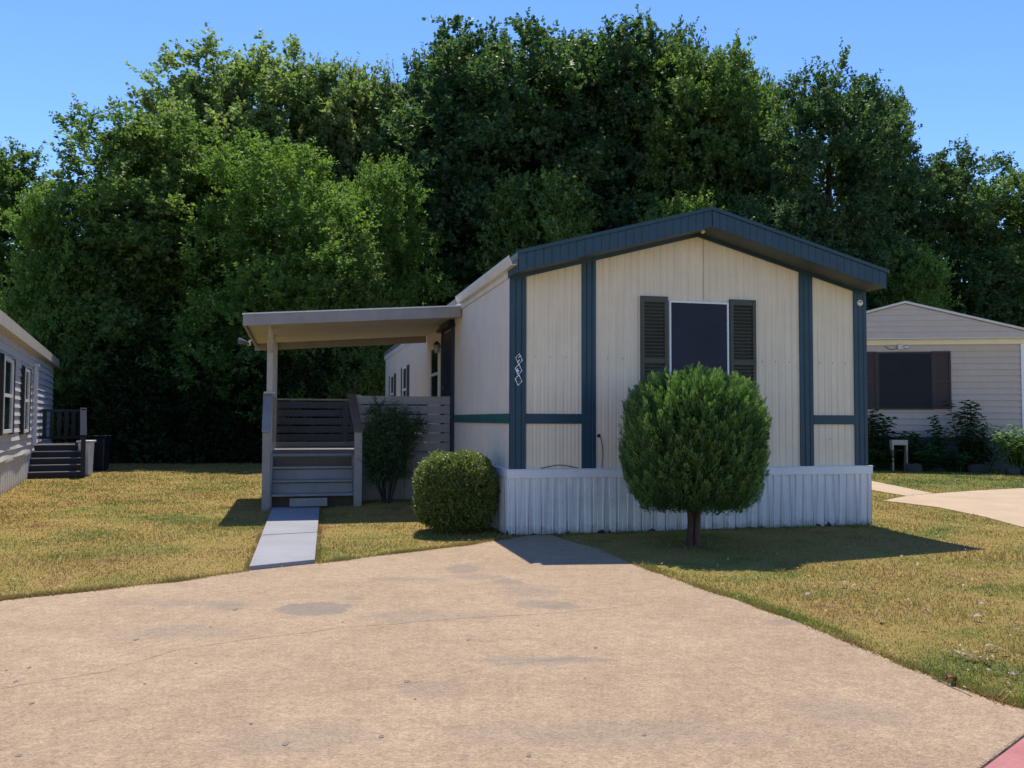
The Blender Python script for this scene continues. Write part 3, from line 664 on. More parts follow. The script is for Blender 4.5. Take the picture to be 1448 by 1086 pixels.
# ------------------------------------------------------------------ covered porch (same frame as the home)
porch = empty('covered_porch', (OX, OY, 0), ROT)
tag(porch, 'grey painted wooden porch with flat roof, steps and board railings at the side door', 'porch')
BF, BR, PL = 4.0, 7.0, -2.95
def zc(a): return 3.065 + a * (0.235 / 3.3)
RF0, RF1, RL = 3.24, 7.05, -3.33
def slab(mb, x0, x1, y0, y1, dz0, dz1):
    mb.hexa([(x0, y0, zc(x0) + dz0), (x1, y0, zc(x1) + dz0), (x1, y1, zc(x1) + dz0), (x0, y1, zc(x0) + dz0), (x0, y0, zc(x0) + dz1), (x1, y0, zc(x1) + dz1), (x1, y1, zc(x1) + dz1), (x0, y1, zc(x0) + dz1)])
mb = MB(); slab(mb, RL - 0.01, -0.024, RF0 - 0.01, RF1 + 0.01, 0.125, 0.145); slab(mb, RL + 0.045, -0.024, RF0 + 0.045, RF1 - 0.045, 0.06, 0.1245); proof = mb.build('porch_roof', M['gutter'], porch)
mb = MB()
n = 9
for i in range(n):
    y0 = RF0 + 0.045 + (RF1 - RF0 - 0.09) * i / n; y1 = RF0 + 0.045 + (RF1 - RF0 - 0.09) * (i + 1) / n - 0.012
    slab(mb, RL + 0.045, -0.026, y0, y1, 0.0, 0.03)
slab(mb, RL + 0.046, -0.026, RF0 + 0.046, RF1 - 0.046, 0.0305, 0.058)
mb.build('ceiling_boards', M['ceiling'], proof)
mb = MB(); slab(mb, RL, -0.024, RF0, RF0 + 0.04, -0.045, 0.124); mb.build('fascia', M['porch'], proof, bevel=0.004)
mb = MB(); slab(mb, RL, -0.024, RF1 - 0.04, RF1, -0.13, 0.124); mb.build('fascia', M['porch'], proof, bevel=0.004)
mb = MB(); slab(mb, RL, RL + 0.04, RF0 + 0.0405, RF1 - 0.0405, -0.045, 0.124); mb.build('fascia', M['porch'], proof, bevel=0.004)
for b in (4.06, 5.45, 6.9):
    mb = MB(); mb.box(-3.0, -2.905, b - 0.045, b + 0.045, DZ, zc(-2.95) - 0.002); mb.build('roof_post', M['porchpale'], porch, bevel=0.006)
mb = MB(); mb.hexa([(-2.97, 4.016, 2.45), (-2.93, 4.016, 2.45), (-2.93, 3.976, 2.45), (-2.97, 3.976, 2.45)][::1] + [(-2.97, 3.45, 2.845), (-2.93, 3.45, 2.845), (-2.93, 3.41, 2.845), (-2.97, 3.41, 2.845)]); mb.build('brace', M['porchpale'], porch)
# deck
mb = MB(); n = 22
for i in range(n):
    y0 = BF + (BR + 0.05 - BF) * i / n; mb.box(-3.0, -0.052, y0, y0 + (BR + 0.05 - BF) / n - 0.006, DZ - 0.035, DZ)
mb.box(-2.98, -0.055, BF + 0.02, BR, DZ - 0.20, DZ - 0.036); mb.build('deck', M['stair'], porch)
mb = MB(); x = -1.52; k = 0
while x < -0.06:
    x1 = min(x + 0.18, -0.06); mb.box(x, x1 - 0.008, BF - 0.004 - 0.003 * (k % 2), BF + 0.014, 0.0, 0.70); x = x1; k += 1
mb.box(-1.52, -0.06, BF + 0.0145, BF + 0.018, 0.0, 0.70); mb.box(-1.60, -0.055, BF - 0.022, BF + 0.0145, 0.702, DZ - 0.037); mb.build('deck_skirt', M['porch'], porch)  # thin backing sheet added to stop light leaking between the boards
mb = MB()
for k in range(17): mb.box(-2.99, -2.97, BF + 0.05 + 0.175 * k, BF + 0.05 + 0.175 * k + 0.165, 0.0, DZ - 0.04)
mb.build('deck_skirt', M['porch'], porch)
# front railing: six boards on posts
rail = None
mb = MB()
for i in range(6):
    z0 = 0.875 + i * 0.153; mb.box(-1.60 + 0.002 * (i % 2), -0.056, BF - 0.012 - 0.001 * (i % 2), BF + 0.012, z0, z0 + 0.132)
rail = mb.build('front_railing', M['porch'], porch, bevel=0.003)
mb = MB(); mb.box(-1.60, -1.51, BF + 0.013, BF + 0.10, DZ, 1.79); mb.build('rail_post', M['porch'], rail)
mb = MB(); mb.box(-0.14, -0.057, BF + 0.013, BF + 0.10, DZ, 1.78); mb.build('rail_post', M['porch'], rail)
mb = MB(); mb.box(-0.86, -0.78, BF + 0.013, BF + 0.10, DZ, 1.78); mb.build('rail_post', M['porch'], rail)
# rear railing, charcoal boards
mb = MB()
for i in range(5):
    z0 = 0.97 + i * 0.158; mb.box(-2.90, -0.056, BR - 0.012, BR + 0.012, z0, z0 + 0.125)
rear = mb.build('rear_railing', M['darkrail'], porch, bevel=0.003)
mb = MB(); mb.box(-2.90, -0.056, BR - 0.03, BR + 0.03, 1.755, 1.785); mb.build('top_rail', M['porch'], rear)
mb = MB(); mb.box(-2.90, -0.056, BR - 0.02, BR + 0.02, 0.86, 0.945); mb.build('bottom_rail', M['stair'], rear)
for a in (-1.66, -0.1):
    mb = MB(); mb.box(a, a + 0.10, BR - 0.045, BR - 0.013, 0.95, 1.75); mb.build('rail_post', M['darkrail'], rear)
# left side railing
mb = MB()
for i in range(5):
    z0 = 0.97 + i * 0.158; mb.box(-2.985, -2.965, 4.12, 6.84, z0, z0 + 0.125)
mb.box(-3.01, -2.93, 4.11, 6.85, 1.76, 1.79); mb.build('side_railing', M['porch'], porch)
# steps
SX0, SX1 = -2.885, -1.66
for i in range(3):
    z = 0.245 + i * 0.2; b = 3.44 + i * 0.19
    mb = MB(); mb.box(SX0, SX1, b, b + 0.225, z - 0.035, z); tr = mb.build('tread', M['stair'], porch, bevel=0.006)
    mb = MB(); mb.box(SX0 + 0.002, SX1 - 0.002, b + 0.235, b + 0.25, z - 0.02, z + 0.152 - (0.008 if i == 2 else 0)); mb.build('riser', M['stair'], tr)
mb = MB(); mb.box(SX0, SX1, BF - 0.02, BF - 0.001, DZ - 0.036, DZ - 0.001); mb.build('tread', M['stair'], porch, bevel=0.005)
for x0, x1 in ((SX0 - 0.04, SX0 - 0.002), (SX1 + 0.002, SX1 + 0.04)):
    mb = MB(); P = [(3.42, 0.02), (3.42, 0.2), (4.0, 0.80), (4.0, 0.5), (3.62, 0.02)]
    mb.add([(x0, y, z) for y, z in P] + [(x1, y, z) for y, z in P], [(0, 1, 2, 3, 4), (9, 8, 7, 6, 5)] + [(i, 5 + i, 5 + (i + 1) % 5, (i + 1) % 5) for i in range(5)]); mb.build('stringer', M['porch'], porch)
mb = MB(); mb.box(-2.62, -2.06, 3.36, 3.39, 0.065, 0.19); mb.build('kick_board', M['stair'], porch, bevel=0.004)
mb = MB(); mb.box(SX0 + 0.001, SX1 - 0.001, 3.70, 3.715, 0.0, 0.205); mb.box(-2.96, -1.53, 4.0, 4.018, 0.0, 0.79); mb.build('leak_stop_panel', M['rawrail'], porch)  # dark panels added to stop light leaking through steps and deck front
for a, mt, rmat in ((-3.03, 'porch', 'walk'), (-1.655, 'porch', 'rawrail')):
    mb = MB(); mb.box(a, a + 0.12, 3.40, 3.51, -0.05, 1.19); nw = mb.build('newel', M[mt], porch, bevel=0.006)
    mb = MB(); a0, a1 = a - 0.008, a + 0.125
    if rmat == 'rawrail': sh = -0.075
    else: sh = -0.01
    mb.hexa([(a0, 3.37, 1.192), (a1, 3.37, 1.192), (a1 + sh, 4.02, 1.772), (a0 + sh, 4.02, 1.772), (a0, 3.365, 1.225), (a1, 3.365, 1.225), (a1 + sh, 4.02, 1.805), (a0 + sh, 4.02, 1.805)])
    mb.build('handrail', M['rawrail'] if rmat == 'rawrail' else M['stair'], nw, bevel=0.004)
mb = MB(); mb.box(-3.04, -2.86, 3.96, 4.13, 1.792, 1.825); mb.build('post_cap', M['porchpale'], porch, bevel=0.004)
mb = MB(); mb.tube([(RL + 0.01, 5.6, 2.78), (RL - 0.03, 5.6, 2.74)], 0.018, 8); mb.box(RL - 0.06, RL + 0.0, 5.55, 5.65, 2.68, 2.74); 
fl = mb.build('floodlight', M['cream'], porch)
for dy, dx in ((-0.06, -0.10), (0.06, -0.14)):
    mb = MB(); mb.tube([(RL - 0.04, 5.6 + dy, 2.70), (RL - 0.09, 5.6 + dy * 1.6, 2.73), (RL - 0.20, 5.6 + dy * 2, 2.755)], [0.02, 0.028, 0.05], 14); mb.build('lamp_head', M['treadgrey'], fl, True)

# ------------------------------------------------------------------ left neighbour house
LBx, LBy = -9.098, 15.43; LA = math.atan2(-0.406, 0.914)      # local y = along the wall away from us, local x = outward normal
lh = empty('neighbour_house', (LBx, LBy, 0), math.atan2(0.914, -0.406) - math.pi / 2)
tag(lh, 'pale grey house with lap siding and dark shutters at the left edge', 'house')
LZE, LZS, L0, L1 = 3.07, 0.62, -7.0, 11.2
mb = MB(); n = 15; hgt = (LZE - LZS) / n
def warp(s, z): return 0.016 * math.sin(s * 1.9 + z * 4) * max(0, 1 - (z - LZS) / 0.7)
ss = np.linspace(L0, L1, 60)
for i in range(n):
    z0 = LZS + i * hgt; z1 = z0 + hgt
    m_ = len(ss); va = [(0.034 + warp(s, z0), s, z0) for s in ss]; vb = [(0.002 + warp(s, z1) * 0.6, s, z1 - 0.0005) for s in ss]; vc = [(0.002 + warp(s, z0) * 0.6, s, z0) for s in ss]
    mb.add(va + vb + vc, [(k, k + 1, m_ + k + 1, m_ + k) for k in range(m_ - 1)] + [(2 * m_ + k, 2 * m_ + k + 1, k + 1, k) for k in range(m_ - 1)])
mb.add([(0.002, L1, LZS), (-8, L1, LZS), (-8, L1, LZE), (-4, L1, LZE + 1.0), (0.002, L1, LZE)], [(0, 1, 2, 3, 4)]); mb.add([(0.002, L0, LZS), (-8, L0, LZS), (-8, L0, LZE), (-4, L0, LZE + 1.0), (0.002, L0, LZE)], [(4, 3, 2, 1, 0)])
mb.build('wall', M['leftside'], lh)
mb = MB(); s = L0; k = 0
while s < L1:
    e = s + 0.16; mb.box(-0.03 + 0.004 * (k % 2), -0.012 + 0.006 * (k % 2), s, e - 0.006, 0.0, LZS - 0.05); s = e; k += 1
mb.box(-0.02, 0.022, L0, L1, LZS - 0.05, LZS - 0.002); mb.box(-8.0, -0.031, L0, L0 + 0.03, 0.0, LZS + 0.002); mb.box(-8.0, -0.031, L1 - 0.03, L1, 0.0, LZS + 0.002); mb.build('skirting', M['leftskirt'], lh)
mb = MB(); mb.hexa([(0.13, L0 - .3, LZE + 0.0), (0.13, L1 + .3, LZE + 0.0), (-4, L1 + .3, LZE + 1.0), (-4, L0 - .3, LZE + 1.0), (0.13, L0 - .3, LZE + 0.06), (0.13, L1 + .3, LZE + 0.06), (-4, L1 + .3, LZE + 1.08), (-4, L0 - .3, LZE + 1.08)])
mb.hexa([(-8.36, L0 - .3, LZE), (-4, L0 - .3, LZE + 1.0), (-4, L1 + .3, LZE + 1.0), (-8.36, L1 + .3, LZE), (-8.36, L0 - .3, LZE + .06), (-4, L0 - .3, LZE + 1.08), (-4, L1 + .3, LZE + 1.08), (-8.36, L1 + .3, LZE + .06)])
lrf = mb.build('roof', M['shingle'], lh)
mb = MB(); mb.box(0.132, 0.15, L0 - .3, L1 + .3, LZE - 0.16, LZE + 0.065); mb.build('fascia', M['lefteave'], lrf)
mb = MB(); mb.box(0.005, 0.13, L0 - .28, L1 + .28, LZE - 0.16, LZE - 0.145); mb.build('soffit', M['lefteave'], lrf)
def lwin(s0, s1, z0, z1):
    mb = MB(); f = 0.06
    for y0, y1, za, zb in ((s0, s0 + f, z0, z1), (s1 - f, s1, z0, z1), (s0 + f, s1 - f, z0, z0 + f), (s0 + f, s1 - f, z1 - f, z1), (s0 + f, s1 - f, (z0 + z1) / 2 - f / 2, (z0 + z1) / 2 + f / 2)): mb.box(0.017, 0.075, y0, y1, za, zb)
    q = mb.build('window', M['white'], lh)
    mb = MB(); mb.box(0.042, 0.05, s0 + f, s1 - f, z0 + f, z1 - f); mb.build('pane', M['glass'], q)
    for c0, c1 in ((s0 - 0.36, s0 - 0.01), (s1 + 0.01, s1 + 0.36)):
        mb = MB(); mb.box(0.0175, 0.062, c0, c1, z0 - 0.03, z1 + 0.03)
        for k in range(int((z1 - z0) / 0.05)): mb.box(0.062, 0.07, c0 + 0.04, c1 - 0.04, z0 + k * 0.05, z0 + k * 0.05 + 0.03)
        mb.build('shutter', M['black'], lh)
lwin(-0.35, 0.95, 1.12, 2.48); lwin(3.05, 3.95, 1.08, 2.45)
mb = MB(); mb.box(0.038, 0.11, 5.25, 5.36, 0.75, 2.60); mb.box(0.038, 0.14, 5.22, 5.39, 2.6, 2.66); mb.build('conduit', M['leftside'], lh)

# black porch steps of the left house
ls = empty('porch_steps', G(78, 681), R(27))
tag(ls, 'black wooden porch steps and railing at the pale grey house', 'steps')
LW = 0.58
for i in range(5):
    z = 0.15 * (i + 1) - 0.0; b = i * 0.24
    mb = MB(); mb.box(-LW, LW, b, b + 0.26, z - 0.022, z); tr = mb.build('tread', M['treadgrey'], ls)
    mb = MB(); mb.box(-LW, LW, b + 0.03, b + 0.05, z - 0.15, z - 0.023); mb.build('riser', M['blackwood'], tr)
mb = MB(); mb.box(-LW, LW, 1.22, 2.6, 0.70, 0.75); mb.box(-LW, LW, 1.22, 1.25, 0, 0.69); mb.box(LW - 0.04, LW, 1.25, 2.6, 0, 0.69); mb.build('landing', M['blackwood'], ls)
for x in (-LW + 0.02, LW - 0.0):
    for y in (0.05, 1.28):
        mb = MB(); mb.box(x - 0.05, x + 0.05, y - 0.05, y + 0.05, 0, 0.95 if y < 1 else 1.62)
        if not (x < 0 and y < 1): mb.build('post', M['blackwood'], ls)
mb = MB(); mb.hexa([(LW - 0.07, -0.02, 0.95), (LW + 0.07, -0.02, 0.95), (LW + 0.07, 1.34, 1.60), (LW - 0.07, 1.34, 1.60), (LW - 0.07, -0.02, 1.0), (LW + 0.07, -0.02, 1.0), (LW + 0.07, 1.34, 1.65), (LW - 0.07, 1.34, 1.65)]); mb.build('handrail', M['handraildark'], ls)
mb = MB(); mb.box(-LW + 0.05, LW, 2.5, 2.58, 1.55, 1.62); mb.box(-LW + 0.05, LW, 2.52, 2.56, 0.86, 0.92)
for k in range(7): mb.box(-LW + 0.08 + k * 0.165, -LW + 0.17 + k * 0.165, 2.52, 2.56, 0.9, 1.58)
mb.build('back_railing', M['blackwood'], ls)
mb = MB(); mb.box(LW - 0.02, LW + 0.04, 1.34, 2.6, 1.55, 1.62)
for k in range(7): mb.box(LW - 0.01, LW + 0.03, 1.4 + k * 0.17, 1.48 + k * 0.17, 0.75, 1.55)
mb.build('side_railing', M['blackwood'], ls)
# bins by those steps
def bin_(name, p, wd, dp, h, mat, label):
    r = empty(name, p, R(8)); tag(r, label, 'bin'); t = 0.84
    mb = MB(); mb.hexa([(-wd / 2 * t, -dp / 2 * t, 0), (wd / 2 * t, -dp / 2 * t, 0), (wd / 2 * t, dp / 2 * t, 0), (-wd / 2 * t, dp / 2 * t, 0), (-wd / 2, -dp / 2, h), (wd / 2, -dp / 2, h), (wd / 2, dp / 2, h), (-wd / 2, dp / 2, h)]); mb.build('body', mat, r, bevel=0.03)
    mb = MB(); mb.box(-wd / 2 - 0.03, wd / 2 + 0.03, -dp / 2 - 0.04, dp / 2 + 0.03, h + 0.001, h + 0.05); mb.build('lid', mat, r, bevel=0.015)
    return r
bin_('rubbish_bin', G(122, 676), 0.28, 0.35, 0.80, M['bin'], 'slim white bin standing beside the black porch steps')
bin_('wheeled_bin', (G(128, 671)[0], G(128, 671)[1] + 0.6, 0), 0.32, 0.5, 0.88, M['binblue'], 'dark blue bin behind the slim white bin')

# ------------------------------------------------------------------ right neighbour house
RYAW = R(-9)
rh = empty('neighbour_house', (11.55, 25.5, 0), RYAW)
tag(rh, 'taupe house with low gable, black window and brown shutters behind a garden bed', 'house')
hw = 3.33; RZE, RZR, RZF = 3.80, 4.66, 0.92
mb = MB(); n = 16; hgt = (RZE - RZF) / n
for i in range(n):
    z0 = RZF + i * hgt; mb.add([(-hw, -0.034, z0), (hw, -0.034, z0), (hw, -0.002, z0 + hgt), (-hw, -0.002, z0 + hgt), (-hw, -0.002, z0), (hw, -0.002, z0)], [(0, 1, 2, 3), (4, 5, 1, 0)])
mb.add([(hw, 0, RZF), (hw, 14, RZF), (hw, 14, RZE + .1), (hw, 0, RZE + .1)], [(0, 1, 2, 3)]); mb.add([(-hw, 0, RZF), (-hw, 14, RZF), (-hw, 14, RZE + .1), (-hw, 0, RZE + .1)], [(3, 2, 1, 0)])
mb.build('wall', M['rightside'], rh)
mb = MB(); mb.box(-hw - 0.005, hw + 0.005, 0.012, 14, 0, RZF - 0.001); mb.build('foundation', M['found'], rh)
# gable, slightly proud
mb = MB(); n = 6; RO = hw + 0.2; zlo, zhi = RZE + 0.02, RZR + 0.17
def gx(z): return RO if z < RZE + 0.11 else max(0.03, RO * (1 - (z - RZE - 0.11) / (RZR - RZE + 0.06)))
for i in range(n):
    z0 = zlo + (zhi - zlo) * i / n; z1 = zlo + (zhi - zlo) * (i + 1) / n; zs_ = sorted({z0, z1} | ({RZE + 0.11} if z0 < RZE + 0.11 < z1 else set()))
    for za, zb in zip(zs_[:-1], zs_[1:]):
        ya = -0.285 + 0.022 * (za - z0) / (z1 - z0); yb = -0.285 + 0.022 * (zb - z0) / (z1 - z0)
        mb.add([(-gx(za), ya, za), (gx(za), ya, za), (gx(zb), yb, zb), (-gx(zb), yb, zb)], [(0, 1, 2, 3)])
    mb.add([(-gx(z0), -0.263, z0), (gx(z0), -0.263, z0), (gx(z0), -0.285, z0), (-gx(z0), -0.285, z0)], [(0, 1, 2, 3)])
mb.build('gable', M['rightgable'], rh)
mb = MB()
RO = hw + 0.2
for s in (-1, 1):
    p = [(s * RO, RZE + 0.10), (0, RZR + 0.16), (0, RZR + 0.24), (s * RO, RZE + 0.18)]
    q = [(x, -0.30, z) for x, z in p] + [(x, 14.2, z) for x, z in p]
    mb.add(q, [(0, 1, 2, 3), (7, 6, 5, 4), (0, 4, 5, 1), (2, 6, 7, 3), (1, 5, 6, 2), (0, 3, 7, 4)])
rrf = mb.build('roof', M['shingle'], rh)
mb = MB()
for s in (-1, 1):
    p = [(s * RO, RZE + 0.12), (0, RZR + 0.18), (0, RZR + 0.245), (s * RO, RZE + 0.185)]
    q = [(x, -0.325, z) for x, z in p] + [(x, -0.302, z) for x, z in p]
    mb.add(q, [(0, 1, 2, 3), (7, 6, 5, 4), (0, 4, 5, 1), (2, 6, 7, 3), (1, 5, 6, 2), (0, 3, 7, 4)])
    mb.box(s * RO - 0.03, s * RO + 0.03, -0.33, -0.27, RZE - 0.01, RZE + 0.184)
mb.build('rake_trim', M['beige'], rrf)
mb = MB(); mb.box(-RO, RO, -0.295, -0.262, RZE - 0.012, RZE + 0.019); mb.build('gable_sill', M['beige'], rrf)
mb = MB(); mb.box(-RO, RO, -0.26, 0.0, RZE - 0.012, RZE + 0.005); mb.box(-RO + .03, RO - .03, -0.05, -0.0165, RZE - 0.16, RZE - 0.0125); mb.build('soffit', M['cream'], rrf)
for x in (-hw, hw - 0.12): 
    mb = MB(); mb.box(x, x + 0.14, -0.055, -0.0165, RZF, RZE - 0.165); mb.build('corner_post', M['white'], rh)
def rx(px): return (px - 724) / F * 25.6 / math.cos(RYAW) - 11.55 / math.cos(RYAW)
wx0, wx1 = -0.74, 0.80
mb = frame_mb(wx0, wx1, 1.73, 3.42, 0.05, -0.075, -0.0165); rw = mb.build('window', M['black'], rh)
mb = MB(); mb.box(wx0 + 0.05, wx1 - 0.05, -0.058, -0.036, 1.78, 3.37); mb.build('window_screen', M['screen2'], rw)
for x0, x1 in ((wx0 - 0.50, wx0 - 0.004), (wx1 + 0.004, wx1 + 0.50)):
    mb = frame_mb(x0, x1, 1.75, 3.44, 0.055, -0.08, -0.0165, 2.56); sh = mb.build('shutter', M['brownshut'], rh)
    mb = MB(); mb.box(x0 + 0.055, x1 - 0.055, -0.055, -0.017, 1.8, 3.385); mb.build('shutter_panel', paint('brown_panel', (0.030, 0.015, 0.015), 0.55, 0.1) if x0 < 0 else bpy.data.materials['brown_panel'], sh)
mb = MB(); mb.box(-0.16, 0.0, -0.10, -0.017, 3.50, 3.66); mb.box(0.0, 0.12, -0.16, -0.06, 3.53, 3.60); fl = mb.build('floodlight', M['beige'], rh, bevel=0.008)
mb = MB(); mb.tube(smooth([(-0.16, -0.03, 3.54), (-0.3, -0.03, 3.5), (-0.42, -0.03, 3.53), (-0.5, -0.03, 3.6)]), 0.008, 6); mb.build('lamp_cord', M['black'], fl)

# ------------------------------------------------------------------ foliage builders (numpy)
def unit(a): return a / np.maximum(np.linalg.norm(a, axis=-1, keepdims=True), 1e-9)
def rand_dir(n, g): return unit(g.normal(size=(n, 3)))

def leaf_quads(P, A, N, L, Wd, fold=0.0):
    """rhombic leaves: base P, axis A, face normal hint N, length L, width Wd"""
    A = unit(A); S = unit(np.cross(A, N)); Nn = np.cross(S, A)
    L = L[:, None]; Wd = Wd[:, None]
    mid = P + A * L * 0.45 + Nn * L * fold
    return np.stack([P, mid + S * Wd * 0.5, P + A * L, mid - S * Wd * 0.5], axis=1).reshape(-1, 3)

def shoots(B, Dv, Ls, nl, ll, lw, g, droop=0.15, spread=0.9, start=0.2):
    """leaves alternate along shoots; B bases, Dv directions, Ls lengths, nl leaves per shoot"""
    n = len(B); f = start + (1 - start) * (np.arange(nl) + g.random((n, nl))) / nl
    P = B[:, None, :] + Dv[:, None, :] * (Ls[:, None] * f)[..., None]
    P[..., 2] -= droop * (Ls[:, None] * f ** 2)
    r = g.normal(size=(n, nl, 3)); D3 = np.broadcast_to(Dv[:, None, :], r.shape)
    r = unit(r - (r * D3).sum(-1, keepdims=True) * D3)
    A = unit(D3 * (1 - spread * 0.6) + r * spread)
    N = unit(g.normal(size=(n, nl, 3)) * 0.7 + np.array([0, 0, 1.0]))
    k = n * nl
    L = ll * (0.7 + 0.6 * g.random(k)) * (1.05 - 0.35 * f.reshape(-1)); Wd = L * lw
    return leaf_quads(P.reshape(-1, 3), A.reshape(-1, 3), N.reshape(-1, 3), L, Wd, 0.08)

def crown_points(g, nlobe, z0, z1, Rm, prof, lobe_r, nper, inner=0.45):
    """lobed crown: points and outward directions on the lobes; returns (points, outward, lobes)"""
    lobes = []
    for i in range(nlobe):
        t = (i + 0.5) / nlobe; t = min(0.97, max(0.04, t + g.uniform(-0.5, 0.5) / nlobe))
        ang = i * 2.399 + g.uniform(-0.4, 0.4); lr = lobe_r * g.uniform(0.75, 1.25) * (0.75 + 0.35 * prof(t))
        rad = max(0.0, prof(t) * Rm - lr * 0.75) * g.uniform(0.75, 1.1)
        lobes.append((rad * math.cos(ang), rad * math.sin(ang), z0 + (z1 - z0) * t, lr))
    # fill the axis
    for t in np.linspace(0.15, 0.85, max(3, nlobe // 5)):
        lobes.append((0, 0, z0 + (z1 - z0) * t, max(lobe_r * 0.8, Rm * prof(t) * 0.55)))
    Pp = []; Oo = []
    for (x, y, z, r) in lobes:
        n = int(nper * (r / lobe_r) ** 2) + 4
        d = rand_dir(n, g); d[:, 2] = np.where(d[:, 2] < -0.3, -d[:, 2] * 0.5, d[:, 2]); d = unit(d)
        rr = r * (inner + (1 - inner) * g.random(n) ** 0.45)
        sq = np.array([1, 1, 0.85])
        Pp.append(np.array([x, y, z]) + d * rr[:, None] * sq); Oo.append(d)
    return np.concatenate(Pp), np.concatenate(Oo), lobes

def tree_crown(seed, nlobe, z0, z1, Rm, prof, lobe_r, nshoot, nl, sl, ll, lw, up=0.38, inner=0.45, wild=0.75, top_shoots=0):
    g = np.random.default_rng(seed)
    P, O, lobes = crown_points(g, nlobe, z0, z1, Rm, prof, lobe_r, 10, inner)
    vol = sum((l[3] / lobe_r) ** 2 for l in lobes); per = nshoot / (10 * vol + 4 * len(lobes))
    # several shoots from each point
    rep = max(1, int(round(per))); P = np.repeat(P, rep, 0) + g.normal(size=(len(P) * rep, 3)) * lobe_r * 0.16; O = np.repeat(O, rep, 0)
    D = unit(O * 0.7 + np.array([0, 0, up]) + g.normal(size=O.shape) * wild * 0.6)
    Ls = sl * (0.6 + 0.8 * g.random(len(P)))
    co = shoots(P, D, Ls, nl, ll, lw, g)
    if top_shoots:   # long whips sticking out of the upper outline
        zt = np.quantile(P[:, 2], 0.6); idx = np.where(P[:, 2] > zt)[0]; idx = g.choice(idx, top_shoots)
        D2 = unit(O[idx] * 0.35 + np.array([0, 0, 1.0]) + g.normal(size=(top_shoots, 3)) * 0.22)
        co = np.concatenate([co, shoots(P[idx], D2, sl * (0.9 + 1.0 * g.random(top_shoots) ** 2), nl + 5, ll, lw, g, 0.02, 0.8, 0.1)])
    return co, lobes

def trunk_mesh(name, lobes, z_top, r0, seed, mat, lean=0.0):
    rnd = random.Random(seed); mb = MB(); pts = []; n = 8
    for i in range(n + 1):
        t = i / n; pts.append((lean * t * t * z_top + 0.12 * math.sin(t * 5 + seed) * t, 0.10 * math.cos(t * 4 + seed) * t, z_top * t - 0.1 * (i == 0)))
    rr = [r0 * (1.35 if i == 0 else 1.0) * (1 - 0.8 * i / n) for i in range(n + 1)]
    mb.tube(pts, rr, 9)
    ls = sorted(lobes, key=lambda l: -l[3])[:14]
    for (x, y, z, r) in ls:
        t = min(0.85, max(0.15, (z * 0.62) / z_top)); k = t * n; i = int(k); p0 = Vector(pts[i]).lerp(Vector(pts[min(n, i + 1)]), k - i)
        p2 = Vector((x, y, z)); p1 = p0.lerp(p2, 0.5) + Vector((0, 0, 0.12 * (p2 - p0).length)); rb = r0 * (1 - 0.8 * t) * 0.6
        mb.tube(smooth([p0, p1, p2], 4), [rb * (1 - 0.85 * q / 8) for q in range(9)], 6)
    return mb.build(name, mat, None, True)

def prof_round(t): return math.sqrt(max(0.06, 1 - (abs(t - 0.45) / 0.60) ** 2.6))
def prof_egg(t): return math.sqrt(max(0.06, 1 - (abs(t - 0.38) / 0.68) ** 2.4))
def prof_tall(t): return max(0.2, min(1.0, 0.72 + 0.7 * t, 1.35 - 1.0 * max(0, t - 0.45) * 1.4))

# crown prototypes: unit-ish trees sharing meshes across copies
PROTO = {}; HT = {}; RADI = {}
def proto(key, **k):
    ht = k.pop('trunk_h'); tr = k.pop('trunk_r')
    co, lobes = tree_crown(**k)
    me = mesh_np('crown', co, 4, M['leaf_dark']); mesh = me.data; bpy.data.objects.remove(me)
    t = trunk_mesh('trunk', lobes, ht, tr, k['seed'], M['bark']); tm = t.data; bpy.data.objects.remove(t)
    PROTO[key] = (mesh, tm)
    HT[key] = float(np.quantile(co[:, 2], 0.9995)); RADI[key] = float(np.quantile(np.hypot(co[:, 0], co[:, 1]), 0.97))
proto('bigA', seed=11, nlobe=46, z0=2.0, z1=17, Rm=4.6, prof=prof_round, lobe_r=1.55, nshoot=9000, nl=13, sl=0.72, ll=0.225, lw=0.72, top_shoots=80, trunk_h=15, trunk_r=0.34)
proto('bigB', seed=12, nlobe=44, z0=1.5, z1=17, Rm=4.4, prof=prof_egg, lobe_r=1.45, nshoot=9000, nl=13, sl=0.70, ll=0.215, lw=0.74, top_shoots=90, trunk_h=15, trunk_r=0.32)
proto('bigC', seed=13, nlobe=34, z0=1.0, z1=14, Rm=3.8, prof=prof_tall, lobe_r=1.35, nshoot=7500, nl=13, sl=0.68, ll=0.19, lw=0.68, up=0.5, top_shoots=70, trunk_h=12, trunk_r=0.28)
proto('feather', seed=14, nlobe=34, z0=0.8, z1=11.2, Rm=3.4, prof=prof_egg, lobe_r=1.2, nshoot=7500, nl=16, sl=0.68, ll=0.16, lw=0.5, up=0.6, wild=0.6, top_shoots=30, trunk_h=9.5, trunk_r=0.24)
proto('mid', seed=15, nlobe=28, z0=0.0, z1=9, Rm=2.5, prof=prof_round, lobe_r=1.05, nshoot=5200, nl=12, sl=0.7, ll=0.16, lw=0.6, top_shoots=60, trunk_h=7.5, trunk_r=0.18)
proto('shrub', seed=16, nlobe=20, z0=0.1, z1=4.2, Rm=2.0, prof=prof_egg, lobe_r=0.8, nshoot=3000, nl=12, sl=0.55, ll=0.13, lw=0.55, top_shoots=50, trunk_h=3.2, trunk_r=0.09)

